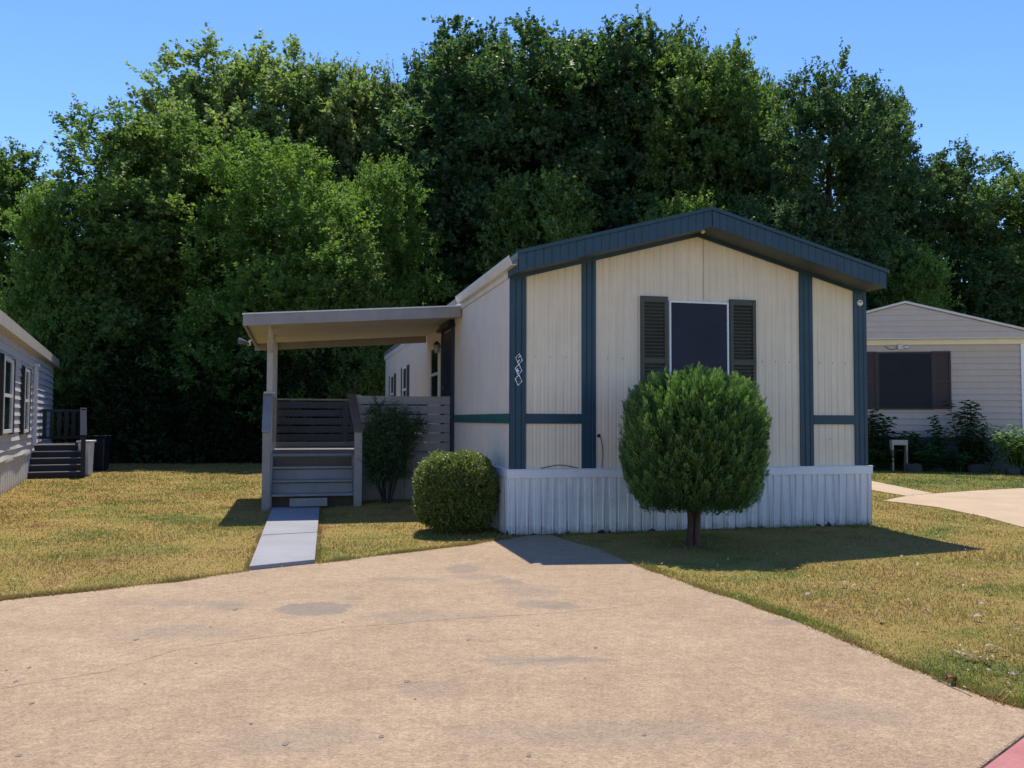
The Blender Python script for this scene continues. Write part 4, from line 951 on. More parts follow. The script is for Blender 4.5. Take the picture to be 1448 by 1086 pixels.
def tree(name, key, px, Yd, top_py, half_px, mat, rz, label, group, cat='tree', wmul=1.0):
    """placed at depth Yd with its real height and spread"""
    p = atY(px, 560, Yd); zt = atY(px, top_py, Yd)[2]
    sz = (0.95 if top_py < 50 else 0.975) * zt / HT[key]; sx = (half_px / F * Yd) / RADI[key] * wmul * 1.12
    r = empty(name, (p[0], p[1], 0), rz); r.scale = (sx, sx, sz)
    tag(r, label, cat, group)
    for nm, me, mt in (('crown', PROTO[key][0], M[mat]), ('trunk', PROTO[key][1], M['bark'])):
        o = bpy.data.objects.new(nm, me); col.objects.link(o); o.parent = r
        o.material_slots[0].link = 'OBJECT'; o.material_slots[0].material = mt
    return r
TG = 'tall trees behind the homes'
tree('leafy_tree', 'bigB', -22, 31, 188, 105, 'leaf_mid', 0.4, 'mid green tree cut off by the left edge behind the pale grey house', TG)
tree('leafy_tree', 'mid', 78, 28.0, 250, 70, 'leaf_bright', 1.2, 'smaller light green tree filling the dip beside the left edge tree', TG)
tree('leafy_tree', 'bigC', 205, 30.5, 152, 135, 'leaf_mid', 2.2, 'broad rounded green tree at the left shoulder of the tree line', TG)
tree('leafy_tree', 'bigA', 350, 40, 60, 150, 'leaf_pale', 0.9, 'tall pale green tree rising above the porch, topmost of the left half', TG)
tree('leafy_tree', 'bigB', 500, 41, 84, 105, 'leaf_pale', 4.2, 'pale green tree between the tall pale tree and the huge dark tree', TG)
tree('feathery_tree', 'feather', 385, 29.5, 190, 140, 'leaf_bright', 0.3, 'bright yellow green feathery tree in front, above the porch roof', TG)
tree('feathery_tree', 'feather', 530, 33, 215, 100, 'leaf_bright', 2.9, 'green feathery tree left of the home roof, partly behind the porch tree', TG)
tree('leafy_tree', 'bigA', 690, 39, 14, 150, 'leaf_dark', 2.5, 'huge dark green tree over the left roof slope, first of the highest two', TG)
tree('leafy_tree', 'bigB', 860, 40, 8, 150, 'leaf_dark', 5.3, 'huge dark green tree over the roof ridge with spiky top, second of the highest two', TG)
tree('leafy_tree', 'bigA', 1000, 38, 36, 110, 'leaf_mid', 4.6, 'lighter olive green tree over the right roof slope', TG)
tree('leafy_tree', 'bigC', 1178, 34, 84, 112, 'leaf_dark', 5.6, 'dark green tree with stray branches above the right end of the roof', TG)
tree('leafy_tree', 'bigC', 1325, 38, 204, 110, 'leaf_dark', 3.7, 'dark rounded tree behind the gable of the taupe house', TG)
tree('leafy_tree', 'bigB', 1440, 39, 225, 100, 'leaf_mid', 1.9, 'tree at the right edge behind the taupe house', TG)
tree('leafy_tree', 'mid', 1290, 31.5, 330, 60, 'leaf_bright', 2.0, 'small bright green tree between the home roof and the taupe house', TG)
tree('leafy_tree', 'mid', 965, 33, 268, 70, 'leaf_bright', 4.0, 'bright green tree top peeking over the roof ridge', TG)
tree('leafy_tree', 'mid', 760, 34, 235, 90, 'leaf_mid', 5.0, 'mid green tree just above the left roof slope in front of the huge dark trees', TG)
tree('leafy_tree', 'mid', 1110, 33, 260, 90, 'leaf_dark', 0.7, 'dark tree low behind the right roof slope', TG)
tree('leafy_tree', 'bigB', 285, 38.5, 95, 110, 'leaf_pale', 3.3, 'pale green tree on the slope of the left dome, below the tall pale tree', TG)
tree('leafy_tree', 'bigC', 445, 42, 78, 90, 'leaf_pale', 1.1, 'narrow pale tree just right of the tall pale tree', TG)
tree('leafy_tree', 'bigC', 578, 41, 98, 80, 'leaf_pale', 5.1, 'pale tree half hidden by the left side of the huge dark trees', TG)
tree('leafy_tree', 'bigC', 625, 40.5, 62, 90, 'leaf_dark', 0.2, 'dark tree forming the left shoulder of the huge dark crown', TG)
tree('leafy_tree', 'bigC', 775, 42, 22, 110, 'leaf_dark', 2.0, 'dark tree filling the gap between the two huge dark trees', TG)
tree('leafy_tree', 'bigC', 935, 41, 14, 100, 'leaf_dark', 3.1, 'dark tree with a spiky tip right of the huge spiky tree', TG)
tree('leafy_tree', 'bigB', 1062, 41, 78, 80, 'leaf_mid', 0.5, 'olive green tree with tall whips at the right shoulder of the dark crowns', TG)
tree('leafy_tree', 'bigC', 1235, 38, 118, 70, 'leaf_dark', 1.6, 'narrow dark tree leaning out at the right of the tree above the roof end', TG)
SG = 'shaded shrubs under the trees'
tree('leafy_tree', 'bigC', 295, 31, 210, 95, 'leaf_mid', 4.4, 'green tree between the broad left tree and the feathery tree over the porch', TG)
tree('leafy_tree', 'mid', 128, 28.6, 330, 75, 'leaf_mid', 3.0, 'loose green tree with bare limbs behind the black porch steps', TG)
tree('leafy_tree', 'mid', 460, 29.5, 300, 80, 'leaf_mid', 1.0, 'green tree low behind the middle of the porch roof', TG)
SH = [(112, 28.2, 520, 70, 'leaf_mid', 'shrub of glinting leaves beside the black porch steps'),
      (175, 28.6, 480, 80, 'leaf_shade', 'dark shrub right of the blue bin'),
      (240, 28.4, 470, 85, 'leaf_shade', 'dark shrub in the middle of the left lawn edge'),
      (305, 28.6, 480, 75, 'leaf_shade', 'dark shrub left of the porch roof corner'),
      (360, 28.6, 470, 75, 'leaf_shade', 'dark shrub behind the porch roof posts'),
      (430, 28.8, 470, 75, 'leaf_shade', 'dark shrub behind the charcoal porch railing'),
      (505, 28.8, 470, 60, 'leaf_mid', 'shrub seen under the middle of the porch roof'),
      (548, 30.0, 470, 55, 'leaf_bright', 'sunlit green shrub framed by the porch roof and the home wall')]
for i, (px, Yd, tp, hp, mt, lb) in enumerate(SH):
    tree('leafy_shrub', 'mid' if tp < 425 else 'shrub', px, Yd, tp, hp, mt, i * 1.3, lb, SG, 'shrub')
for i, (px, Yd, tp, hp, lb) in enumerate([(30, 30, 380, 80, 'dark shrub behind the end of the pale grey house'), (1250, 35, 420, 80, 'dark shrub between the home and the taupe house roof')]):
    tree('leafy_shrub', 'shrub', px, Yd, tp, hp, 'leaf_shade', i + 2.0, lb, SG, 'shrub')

g = np.random.default_rng(6); n = 22000
Px = g.uniform(-19, 1.5, n); Py = g.uniform(26.3, 31, n); Py = np.maximum(Py, 27.0 + 0.7 * np.sin(Px * 1.3) - 0.5 + 0.9 * g.random(n)); Pz = g.random(n) ** 1.3 * (0.9 + 0.35 * np.sin(Px * 2.2 + Py)); ok = ~((Px > -4.6 - 0.0) & (Py < 27.5)); Px, Py, Pz = Px[ok], Py[ok], Pz[ok]; n = len(Px)
L = 0.13 + 0.10 * g.random(n)
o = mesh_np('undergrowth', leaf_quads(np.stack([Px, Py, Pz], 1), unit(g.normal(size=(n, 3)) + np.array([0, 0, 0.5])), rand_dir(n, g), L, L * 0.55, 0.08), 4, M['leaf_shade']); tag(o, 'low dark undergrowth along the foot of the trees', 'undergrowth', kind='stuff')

# the wood behind them, read as one dark mass
g = np.random.default_rng(5); n = 42000
Px = g.uniform(-42, 52, n); Py = g.uniform(44, 54, n); Pz = g.uniform(0, 1, n) ** 0.9 * (11 + 2.0 * np.sin(Px * 0.31) + 1.5 * np.sin(Px * 0.83 + 2))
Pz = np.where((Px > -14) & (Px < 14), Pz * 1.25, Pz * np.clip(1.0 - (np.abs(Px) - 14) / 60, 0.6, 1))
L = 0.5 + 0.3 * g.random(n)
co = leaf_quads(np.stack([Px, Py, Pz], 1), rand_dir(n, g), unit(g.normal(size=(n, 3)) + np.array([0, -0.6, 0.4])), L, L * 0.6, 0.08)
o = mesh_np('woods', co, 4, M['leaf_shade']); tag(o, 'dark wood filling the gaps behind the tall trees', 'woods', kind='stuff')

# ------------------------------------------------------------------ topiary cypress
g = np.random.default_rng(21)
TX, TY = 2.03, 9.72
top = empty('topiary_tree', (TX, TY, 0)); tag(top, 'round clipped conifer on a short reddish trunk in front of the window', 'topiary')
def cyp_env(d):
    """radius along unit direction d: rounded barrel, slightly flat below"""
    e = np.array([0.70, 0.69, 0.72]); p = 3.4
    r = (np.abs(d / e) ** p).sum(-1) ** (-1 / p)
    return r
n = 1500
kf = np.arange(n) + 0.5; ph = np.arccos(1 - 2 * kf / n); th = math.pi * (1 + 5 ** 0.5) * kf
d = np.stack([np.cos(th) * np.sin(ph), np.sin(th) * np.sin(ph), np.cos(ph)], 1); d = unit(d + g.normal(size=d.shape) * 0.035)
rr = cyp_env(d) * np.where(g.random(n) < 0.8, 0.93 + 0.10 * g.random(n), 0.72 + 0.2 * g.random(n))
rr *= 1 + 0.035 * np.sin(d[:, 0] * 9 + 1) * np.sin(d[:, 2] * 8) + np.where(g.random(n) < 0.06, 0.05, 0.0)
C = np.array([0.0, 0.0, 1.12])
B = C + d * rr[:, None]; B[:, 2] = np.where(B[:, 2] < 0.40, 0.40 + 0.10 * g.random(n), B[:, 2])
Dv = unit(d * np.array([0.6, 0.6, 0.3]) + np.array([0, 0, 0.9]) + g.normal(size=(n, 3)) * 0.13); Ls = 0.19 + 0.11 * g.random(n)
B -= Dv * Ls[:, None] * 0.55
def sprays(B, Dv, Ls, nl, ll, lw, g, wbase):
    """plume: leaflets held at a narrow angle to the axis, fuller in the middle, pointed at the tip"""
    n = len(B); f = (np.arange(nl)[None, :] + g.random((n, nl)) * 0.6) / nl
    wd = wbase * np.sin(np.pi * (0.15 + 0.85 * f) ** 0.8) ** 0.9 * np.sqrt(0.35 + 0.65 * g.random((n, nl)))
    r = g.normal(size=(n, nl, 3)); D3 = np.broadcast_to(Dv[:, None, :], r.shape); r = unit(r - (r * D3).sum(-1, keepdims=True) * D3)
    P = B[:, None, :] + D3 * (Ls[:, None] * f)[..., None] + r * wd[..., None] * 0.5
    A = unit(D3 + r * (0.60 - 0.35 * f)[..., None]); N = unit(r + g.normal(size=r.shape) * 0.5)
    k = n * nl; L = ll * (0.75 + 0.5 * g.random(k))
    return leaf_quads(P.reshape(-1, 3), A.reshape(-1, 3), N.reshape(-1, 3), L, L * lw, 0.05)
B[:, 2] = np.maximum(B[:, 2], 0.36 + 0.09 * g.random(n)); NLF = 64; co = sprays(B, Dv, Ls, NLF, 0.046, 0.25, g, 0.095); tint = (np.clip(0.38 + 0.28 * g.normal(size=n), 0, 1)[:, None] + (np.arange(NLF) / NLF - 0.55)[None, :] * 0.7).reshape(-1)
n2 = 7000; d2 = rand_dir(n2, g); P2 = C + d2 * (cyp_env(d2) * (0.3 + 0.5 * g.random(n2)))[:, None]; P2 = P2[P2[:, 2] > 0.42]; n2 = len(P2)
co = np.concatenate([co, leaf_quads(P2, rand_dir(n2, g), rand_dir(n2, g), np.full(n2, 0.10), np.full(n2, 0.04), 0.05)])
tint = np.concatenate([tint, np.full(n2, 0.1)]); oc = mesh_np('crown', co, 4, M['cypress'], top)  # inner fill leaves tinted dark, shade of the gaps put into colour
at_ = oc.data.attributes.new('tint', 'FLOAT', 'FACE'); at_.data.foreach_set('value', tint.astype(np.float32))
mb = MB()
for (dx, dy, s) in ((-0.035, 0.0, 1), (0.04, 0.015, 2), (0.005, 0.05, 3)):
    pts = [(dx * 1.3, dy, -0.03), (dx * 1.0, dy, 0.12), (dx * 1.1 + 0.006 * s, dy, 0.30), (dx * 2.0, dy * 1.5, 0.5), (dx * 4, dy * 3, 0.85)]
    mb.tube(smooth(pts, 4), [0.045 * (1 + 0.25 * math.exp(-i)) - 0.0019 * i for i in range(17)], 10)
for k in range(9):
    a = k * 0.7; z = 0.50 + 0.03 * (k % 4)
    mb.tube(smooth([(0.03 * math.cos(a), 0.03 * math.sin(a), z - 0.1), (0.2 * math.cos(a), 0.2 * math.sin(a), z + 0.02), (0.5 * math.cos(a), 0.5 * math.sin(a), z + 0.12)], 4), [0.018 - 0.0015 * i for i in range(9)], 6)
mb.build('trunk', M['barkred'], top, True)

# ------------------------------------------------------------------ clipped round shrub at the corner
g = np.random.default_rng(22)
bsh = empty('clipped_shrub', (-0.70, 10.90, 0)); tag(bsh, 'small leaved yellow green shrub clipped to a rounded block at the home corner', 'shrub')
def env2(d, e, p): return (np.abs(d / np.array(e)) ** p).sum(-1) ** (-1 / p)
n = 9000; d = rand_dir(n, g); C = np.array([0, 0, 0.50]); E_ = (0.50, 0.48, 0.47)
rr = env2(d, E_, 3.2) * np.where(g.random(n) < 0.7, 0.9 + 0.10 * g.random(n), 0.5 + 0.4 * g.random(n)) * (1 + 0.03 * np.sin(d[:, 0] * 8 + d[:, 2] * 6) + 0.025 * g.normal(size=n))
B = C + d * rr[:, None]; k_ = B[:, 2] > 0.05; B = B[k_]; d = d[k_]; n = len(B)
Dv = unit(d * 0.7 + np.array([0, 0, 0.5]) + g.normal(size=(n, 3)) * 0.5); Ls = 0.05 + 0.06 * g.random(n)
co = shoots(B - Dv * Ls[:, None] * 0.6, Dv, Ls, 7, 0.032, 0.55, g, 0.05, 0.8)
n2 = 5000; d2 = rand_dir(n2, g); P2 = C + d2 * (env2(d2, E_, 3.2) * (0.2 + 0.55 * g.random(n2)))[:, None]
co = np.concatenate([co, leaf_quads(P2, rand_dir(n2, g), rand_dir(n2, g), np.full(n2, 0.08), np.full(n2, 0.05), 0.05)])
mesh_np('foliage', co, 4, M['boxleaf'], bsh)
mb = MB()
for k in range(7):
    a = k * 0.9; mb.tube(smooth([(0.05 * math.cos(a), 0.05 * math.sin(a), -0.02), (0.16 * math.cos(a), 0.16 * math.sin(a), 0.25), (0.3 * math.cos(a), 0.3 * math.sin(a), 0.6)], 4), [0.014 - 0.001 * i for i in range(9)], 6)
mb.build('stem', M['bark'], bsh, True)

# ------------------------------------------------------------------ wispy shrub beside the porch steps
g = np.random.default_rng(23)
wx, wy, _ = loc(-1.14, 3.58)
wsp = empty('wispy_shrub', (wx, wy, float(gz(wx, wy)))); tag(wsp, 'tall loose dark green shrub with bare stems against the porch railing', 'shrub')
mb = MB(); SB = []; SD = []; SL_ = []
for k in range(15):
    a = g.uniform(0, 2 * math.pi); out_ = g.uniform(0.10, 0.45); h_ = g.uniform(1.05, 1.62) * (1 - 0.35 * max(0, out_ - 0.25))
    pts = smooth([(0.05 * math.cos(a), 0.03 * math.sin(a), -0.02), (out_ * 0.5 * math.cos(a), out_ * 0.3 * math.sin(a), h_ * 0.3), (out_ * 0.95 * math.cos(a), out_ * 0.5 * math.sin(a), h_ * 0.7), (out_ * 1.1 * math.cos(a) + g.uniform(-.1, .15), out_ * 0.55 * math.sin(a), h_)], 6)
    mb.tube(pts, [0.014 - 0.0006 * i for i in range(len(pts))], 6)
    for i in range(7, len(pts)):
        for q in range(11):
            f = g.random(); p = pts[i - 1].lerp(pts[i], f); SB.append(tuple(p))
            v = g.normal(size=3) * np.array([1, 0.7, 0.5]) + np.array([math.cos(a) * 0.4, math.sin(a) * 0.25, 0.45]); SD.append(v); SL_.append(g.uniform(0.12, 0.30))
mb.build('stem', M['bark'], wsp, True)
SB = np.array(SB); SD = unit(np.array(SD))
co = shoots(SB, SD, np.array(SL_), 12, 0.045, 0.40, g, 0.15, 0.85, 0.1)
mesh_np('foliage', co, 4, M['wispleaf'], wsp)

# ------------------------------------------------------------------ garden bed of the taupe house
def rh_pt(x, y, z=0.0):
    c, s = math.cos(RYAW), math.sin(RYAW)
    return (11.55 + x * c - y * s, 25.5 + x * s + y * c, z)
def leafy_plant(seed, stems, h, ll, lw, mat, name, p, label, group='plants in the garden bed', spread=0.35, per=9, flop=0.5):
    g = np.random.default_rng(seed); r = empty(name, p); tag(r, label, 'plant', group)
    mb = MB(); PP = []; AA = []; NN = []; LL = []
    for k in range(stems):
        a = g.uniform(0, 2 * math.pi); o_ = g.uniform(0.05, spread); hh = h * g.uniform(0.65, 1.0)
        pts = smooth([(0.25 * o_ * math.cos(a), 0.25 * o_ * math.sin(a), -0.03), (o_ * 0.7 * math.cos(a), o_ * 0.7 * math.sin(a), hh * 0.5), (o_ * 1.2 * math.cos(a), o_ * 1.2 * math.sin(a), hh)], 8)
        mb.tube(pts, [0.016 - 0.0007 * i for i in range(len(pts))], 5)
        m_ = len(pts)
        for i in range(per * 2):
            f = 0.25 + 0.75 * (i + g.random()) / (per * 2); q = f * (m_ - 1); j = min(int(q), m_ - 2); pp = pts[j].lerp(pts[j + 1], q - j)
            b = i * 2.4 + g.uniform(-0.4, 0.4); PP.append(tuple(pp)); AA.append((math.cos(b), math.sin(b), 0.55 - flop * g.random())); NN.append((g.normal() * .2, g.normal() * .2, 1)); LL.append(ll * g.uniform(0.65, 1.1) * (1.1 - 0.4 * f))
    mb.build('stem', M[mat], r, True)
    PP, AA, NN, LL = map(np.array, (PP, AA, NN, LL))
    AA = unit(AA); S = unit(np.cross(AA, NN)); Nn = np.cross(S, AA)
    # arched two-segment leaf blades
    m1 = PP + AA * LL[:, None] * 0.4 + Nn * LL[:, None] * 0.06; tip = PP + AA * LL[:, None] - np.array([0, 0, 1]) * LL[:, None] * 0.25 * flop * 2
    Wd = (LL * lw)[:, None] * 0.5
    q1 = np.stack([PP, m1 + S * Wd, tip, m1 - S * Wd], 1).reshape(-1, 3)
    mesh_np('leaves', q1, 4, M[mat], r); return r
leafy_plant(31, 14, 1.75, 0.36, 0.5, 'garden', 'broadleaf_plant', rh_pt(-1.05, -0.75), 'dark broad leaved plant rising beside the home corner', spread=0.5, per=12)
leafy_plant(32, 12, 1.15, 0.32, 0.5, 'garden', 'broadleaf_plant', rh_pt(-0.40, -0.7), 'low dark leafy plant above the small white bench', spread=0.5, per=12)
leafy_plant(33, 7, 1.55, 0.28, 0.5, 'garden', 'broadleaf_plant', rh_pt(0.78, -0.7), 'slim leafy plant under the right brown shutter', spread=0.25, per=12)
leafy_plant(34, 10, 2.1, 0.36, 0.5, 'garden', 'broadleaf_plant', rh_pt(1.50, -0.65), 'tallest leafy plant against the taupe siding', spread=0.42, per=13)
leafy_plant(35, 20, 1.05, 0.46, 0.16, 'garden', 'strappy_plant', rh_pt(0.25, -0.95), 'dark strap leaved clump in the middle of the bed', spread=0.6, per=12)
leafy_plant(36, 24, 1.35, 0.46, 0.2, 'garden', 'strappy_plant', rh_pt(1.72, -1.2), 'dark strap leaved clump beside the sunlit clump', spread=0.6, per=13)
leafy_plant(37, 24, 1.35, 0.44, 0.22, 'gardensunlit', 'strappy_plant', rh_pt(2.28, -2.15), 'sunlit bright green strap leaved clump at the right end of the bed', spread=0.65, per=13)
leafy_plant(41, 22, 1.15, 0.44, 0.22, 'gardensunlit', 'strappy_plant', rh_pt(2.85, -2.2), 'sunlit strap leaved clump cut off by the right edge', spread=0.6, per=13)
leafy_plant(38, 16, 0.65, 0.28, 0.4, 'garden', 'broadleaf_plant', rh_pt(-0.95, -1.35), 'low dark ground plant left of the small white bench', spread=0.6, per=10)
leafy_plant(39, 16, 0.60, 0.28, 0.4, 'garden', 'broadleaf_plant', rh_pt(0.95, -1.45), 'low dark ground plant on the front edge of the bed', spread=0.65, per=10)
leafy_plant(40, 16, 0.75, 0.30, 0.4, 'garden', 'broadleaf_plant', rh_pt(0.10, -1.5), 'low dark ground plant right of the small white bench', spread=0.6, per=10)
# bench / stones
bn = empty('garden_bench', rh_pt(-0.52, -1.35), RYAW); tag(bn, 'small weathered white stand with two legs among the garden plants', 'bench')
mb = MB(); mb.box(-0.21, 0.21, -0.14, 0.14, 0.72, 0.86); mb.build('seat', M['bench'], bn, bevel=0.01)
for x in (-0.205, 0.165):
    mb = MB(); mb.box(x, x + 0.04, -0.13, 0.13, 0.0, 0.719); mb.build('leg', M['bench'], bn)
def rock(name, p, sx, sy, sz, seed, label, group=None):
    g = random.Random(seed); mb = MB(); nu, nv = 12, 8; vs = []
    for j in range(nv + 1):
        for i in range(nu):
            a = 2 * math.pi * i / nu; b = math.pi * j / nv; ca, sa = math.cos(a), math.sin(a); q = 0.55
            cx_ = math.copysign(abs(ca) ** q, ca) * abs(math.sin(b)) ** q; cy_ = math.copysign(abs(sa) ** q, sa) * abs(math.sin(b)) ** q; cz_ = math.copysign(abs(math.cos(b)) ** q, math.cos(b))
            k = 1 + g.uniform(-0.06, 0.06); vs.append((cx_ * sx * k, cy_ * sy * k, cz_ * sz * k + sz * 0.8))
    mb.add(vs, [(j * nu + i, (j + 1) * nu + i, (j + 1) * nu + (i + 1) % nu, j * nu + (i + 1) % nu) for j in range(nv) for i in range(nu)])
    o = mb.build(name, M['stone'], None, True); o.location = (p[0], p[1], p[2] - 0.06); o.rotation_euler = (0, 0, RYAW + g.uniform(-.1, .1)); tag(o, label, 'stone', group); return o
for i, (x, y, sx, lb) in enumerate([(1.98, -2.55, 0.17, 'grey edging stone under the sunlit clump, first from the left'), (2.38, -2.58, 0.22, 'longer grey edging stone under the sunlit clump'),
                                    (0.55, -1.15, 0.30, 'long grey block edging the middle of the bed'), (1.45, -1.6, 0.28, 'grey block half hidden under the dark strap leaves'), (-0.25, -1.75, 0.22, 'grey stone in front of the small white bench')]):
    rock('edging_stone', rh_pt(x, y), sx, 0.12, 0.14 if i < 2 else 0.16, 40 + i, lb, 'stones edging the garden bed')

# ------------------------------------------------------------------ grass
def inside(poly, x, y):
    c = np.zeros(len(x), bool); n = len(poly); j = n - 1
    for i in range(n):
        xi, yi = poly[i]; xj, yj = poly[j]
        if yi != yj:
            c ^= ((yi > y) != (yj > y)) & (x < (xj - xi) * (y - yi) / (yj - yi) + xi)
        j = i
    return c
HOMEP = [loc(-0.03, -0.03)[:2], loc(W + 0.03, -0.03)[:2], loc(W + 0.03, LEN)[:2], loc(-0.03, LEN)[:2]]
PORP = [loc(-2.95, 4.02)[:2], loc(0, 4.02)[:2], loc(0, 7.0)[:2], loc(-2.95, 7.0)[:2]]
def shrink(poly, s):
    a = np.array(poly); c = a.mean(0); return [tuple(c + (p - c) * s) for p in a]
LHP = [(LBx + .0, LBy)] 
cl, sl_ = math.cos(lh.rotation_euler.z), math.sin(lh.rotation_euler.z)
LHP = [(LBx + x * cl - y * sl_, LBy + x * sl_ + y * cl) for x, y in ((-0.02, L0), (-0.02, L1), (-8, L1), (-8, L0))]
KERB = [tuple(rb - rn * .05), tuple(rb + rn * 12), tuple(ra + rd * 12 + rn * 12), tuple(ra - rn * .05)]
g = np.random.default_rng(77)
def sample(n, y0, y1):
    y = np.exp(g.uniform(math.log(y0), math.log(y1), n)); x = (g.random(n) - 0.5) * 2 * 0.88 * y
    ok = ~inside(DRIVE, x + g.normal(size=n) * 0.012, y + g.normal(size=n) * 0.012)
    for poly in (HOMEP, PORP, WALK, LHP, KERB, RD, RP): ok &= ~inside(poly, x, y)
    return x[ok], y[ok]
# log-uniform in depth and linear in x gives an even density in the picture
x, y = sample(820000, 3.2, 28.5)
n = len(x); z = gz(x, y); sc = np.clip(y / 8.0, 0.75, 3.0)
h_ = (0.012 + 0.024 * g.random(n) ** 1.7) * (0.75 + 0.25 * sc); wd = 0.0042 * sc * (0.7 + 0.6 * g.random(n))
patch = 0.5 + 0.5 * np.sin(x * 2.1 + 1.3 * np.sin(y * 1.7)) * np.sin(y * 2.3 + x * 0.6); h_ *= 0.65 + 0.7 * patch
# taller along the concrete edges
flat = g.random(n) < 0.45
lean = np.where(flat, 2.2, 0.55) * (0.4 + g.random(n)); a = g.uniform(0, 2 * math.pi, n); b = g.uniform(0, 2 * math.pi, n)
B0 = np.stack([x, y, z - 0.004], 1); tip = B0 + np.stack([np.cos(a) * h_ * lean, np.sin(a) * h_ * lean, h_ * np.where(flat, 0.5, 1.0)], 1)
S = np.stack([np.cos(b) * wd, np.sin(b) * wd, np.zeros(n)], 1)
co = np.stack([B0 - S, B0 + S, tip], 1).reshape(-1, 3)
o = mesh_np('grass', co, 3, M['blade']); tag(o, 'short patchy grass, half green and half straw, over the lawns', 'grass', kind='stuff')

# greener fringe along the right edge of the driveway, and weeds along skirting
EDGE = [xy(895, 797), xy(990, 830), xy(1060, 853), xy(1130, 878), xy(1210, 909), xy(1280, 938), xy(1350, 966), xy(1448, 1000), (2.85, 4.05)]
def along(poly, n, off0, off1, g):
    P = np.array(poly); seg = P[1:] - P[:-1]; ln = np.linalg.norm(seg, axis=1); cum = np.concatenate([[0], np.cumsum(ln)])
    s = g.uniform(0, cum[-1], n); i = np.clip(np.searchsorted(cum, s) - 1, 0, len(seg) - 1); t = (s - cum[i]) / ln[i]
    nrm = np.stack([seg[:, 1], -seg[:, 0]], 1) / ln[:, None] * -1
    return P[i] + seg[i] * t[:, None] + nrm[i] * g.uniform(off0, off1, n)[:, None]
q = np.concatenate([along(EDGE, 9000, -0.015, 0.16, g) , along([loc(-1.2, -0.06)[:2], loc(W + .05, -0.06)[:2]], 5000, -0.10, 0.0, g)])
ok = ~inside(HOMEP, q[:, 0], q[:, 1]); q = q[ok]; keep = g.random(len(q)) < 0.5 + 0.5 * np.sin(q[:, 0] * 7 + q[:, 1] * 5) ; q = q[keep]
n = len(q); h_ = 0.015 + 0.04 * g.random(n) ** 2; wd = 0.0030 * (0.7 + 0.6 * g.random(n)); a = g.uniform(0, 2 * math.pi, n); b = g.uniform(0, 2 * math.pi, n); lean = 0.9 * g.random(n)
B0 = np.stack([q[:, 0], q[:, 1], np.full(n, -0.004)], 1); tip = B0 + np.stack([np.cos(a) * h_ * lean, np.sin(a) * h_ * lean, h_], 1); S = np.stack([np.cos(b) * wd, np.sin(b) * wd, np.zeros(n)], 1)
M['fringe'] = leaf_mat('fringe_blade', [(0.09, 0.145, 0.035), (0.16, 0.20, 0.05), (0.30, 0.26, 0.09)], 0.35, 0.5, 0.2, clump=0.45, cscale=3.5)
o = mesh_np('grass_fringe', np.stack([B0 - S, B0 + S, tip], 1).reshape(-1, 3), 3, M['fringe']); tag(o, 'greener longer grass along the driveway edge and skirting', 'grass', kind='stuff')

LEDGE = [xy(-60, 862), xy(0, 855), xy(120, 842), xy(250, 827), xy(355, 811)]; LEDGE2 = [xy(447, 800.5), xy(560, 785), xy(660, 772.5), (-0.02, 10.2)]
q = np.concatenate([along(LEDGE, 9000, -0.05, 0.035, g), along(LEDGE2, 9000, -0.05, 0.035, g), along([tuple(W0), tuple(W3)], 4500, -0.05, 0.05, g), along([tuple(W1), tuple(W2)], 4500, -0.05, 0.05, g), along(EDGE, 9000, -0.035, 0.04, g)])
keep = g.random(len(q)) < 0.15 + 0.85 * (0.5 + 0.5 * np.sin(q[:, 0] * 6.3 + 2 * np.sin(q[:, 1] * 5.1))) ** 2; q = q[keep]; n = len(q)
h_ = 0.02 + 0.04 * g.random(n) ** 2; wd = 0.0035 * (0.7 + 0.6 * g.random(n)); a = g.uniform(0, 2 * math.pi, n); b = g.uniform(0, 2 * math.pi, n); lean = 1.6 * g.random(n)
B0 = np.stack([q[:, 0], q[:, 1], np.full(n, 0.004)], 1); tip = B0 + np.stack([np.cos(a) * h_ * lean, np.sin(a) * h_ * lean, h_ * 0.9], 1); S = np.stack([np.cos(b) * wd, np.sin(b) * wd, np.zeros(n)], 1)
o = mesh_np('grass_edge', np.stack([B0 - S, B0 + S, tip], 1).reshape(-1, 3), 3, M['blade']); tag(o, 'ragged grass creeping over the concrete edges', 'grass', kind='stuff')

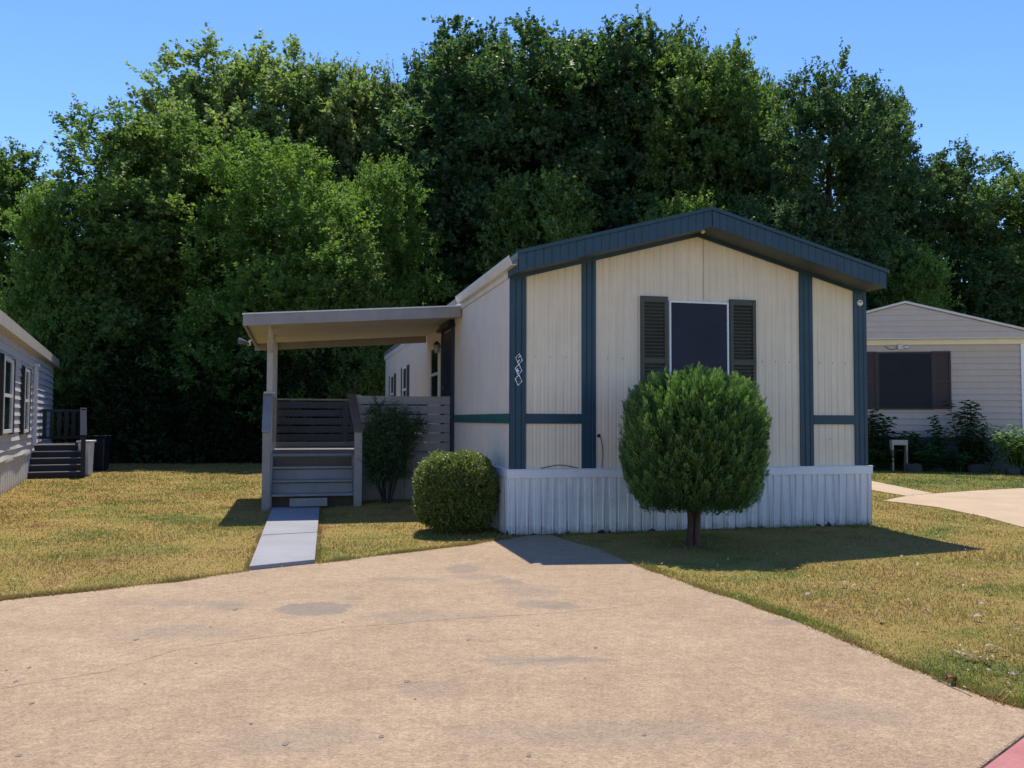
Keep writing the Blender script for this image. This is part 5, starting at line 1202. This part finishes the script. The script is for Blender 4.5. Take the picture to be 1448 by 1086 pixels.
# fallen leaves: the fine litter as one scatter, the readable ones each on their own
x, y = sample(3600, 3.6, 24); n = len(x); Lf = 0.016 + 0.024 * g.random(n); A = rand_dir(n, g); A[:, 2] *= 0.25
co = leaf_quads(np.stack([x, y, gz(x, y) + 0.022], 1), A, unit(g.normal(size=(n, 3)) * 0.45 + np.array([0, 0, 1])), Lf, Lf * 0.5, 0.12)
o = mesh_np('leaf_litter', co, 4, M['deadleaf']); tag(o, 'scattered fine dead leaf litter on the lawns', 'leaf litter', kind='stuff')
def dead_leaf(seed):
    rr_ = random.Random(seed); mb = MB(); n = 6; vs = []
    for i in range(n + 1):
        t = i / n; w_ = 0.022 * math.sin(math.pi * (0.06 + 0.9 * t)) * (1 + 0.3 * rr_.uniform(-1, 1)); zc_ = 0.020 * math.sin(t * 3.0) + rr_.uniform(0, .004)
        vs += [((t - 0.5) * 0.085, -w_, zc_ + 0.012 + rr_.uniform(0, .006)), ((t - 0.5) * 0.085, 0, zc_), ((t - 0.5) * 0.085, w_, zc_ + 0.014 + rr_.uniform(0, .006))]
    fs = []
    for i in range(n): fs += [(3 * i, 3 * i + 1, 3 * i + 4, 3 * i + 3), (3 * i + 1, 3 * i + 2, 3 * i + 5, 3 * i + 4)]
    mb.add(vs, fs); mb.tube([(0.0425, 0, 0.005), (0.065, 0.004, 0.012)], 0.0015, 5); return mb
dl = [dead_leaf(s).build('dead_leaf', M['deadleaf'], None, True) for s in (1, 2, 3)]
spots = [(1145, 840), (1195, 824), (1211, 827), (1234, 825), (1365, 825), (1400, 832), (1422, 845), (1308, 885), (1390, 851), (1342, 822), (1356, 921), (1366, 924), (1394, 931), (1402, 925), (1380, 927), (1420, 918), (1402, 912), (1436, 950), (1228, 797), (1300, 795), (1412, 808), (1430, 802), (1346, 805), (1385, 870), (1245, 873), (1440, 888)]
for i, (px, py) in enumerate(spots):
    o = dl[i % 3] if i < 3 else dl[i % 3].copy()
    if i >= 3: col.objects.link(o)
    o.location = G(px, py, 0.018); o.rotation_euler = (random.uniform(-.5, .5), random.uniform(-.5, .5), random.uniform(0, 6.28)); s = random.uniform(0.6, 1.05); o.scale = (s, s * 0.8, s * 0.8)
    tag(o, 'curled pale dead leaf lying on the right front lawn', 'dead leaf', 'pale dead leaves on the right front lawn')
o = dead_leaf(9).build('dead_leaf', M['redleaf'], None, True); o.location = G(1346, 961, 0.02); o.scale = (0.95, 1.1, 1.2); o.rotation_euler = (0.2, 0.3, 0.5)
tag(o, 'large reddish brown curled leaf at the driveway edge', 'dead leaf')
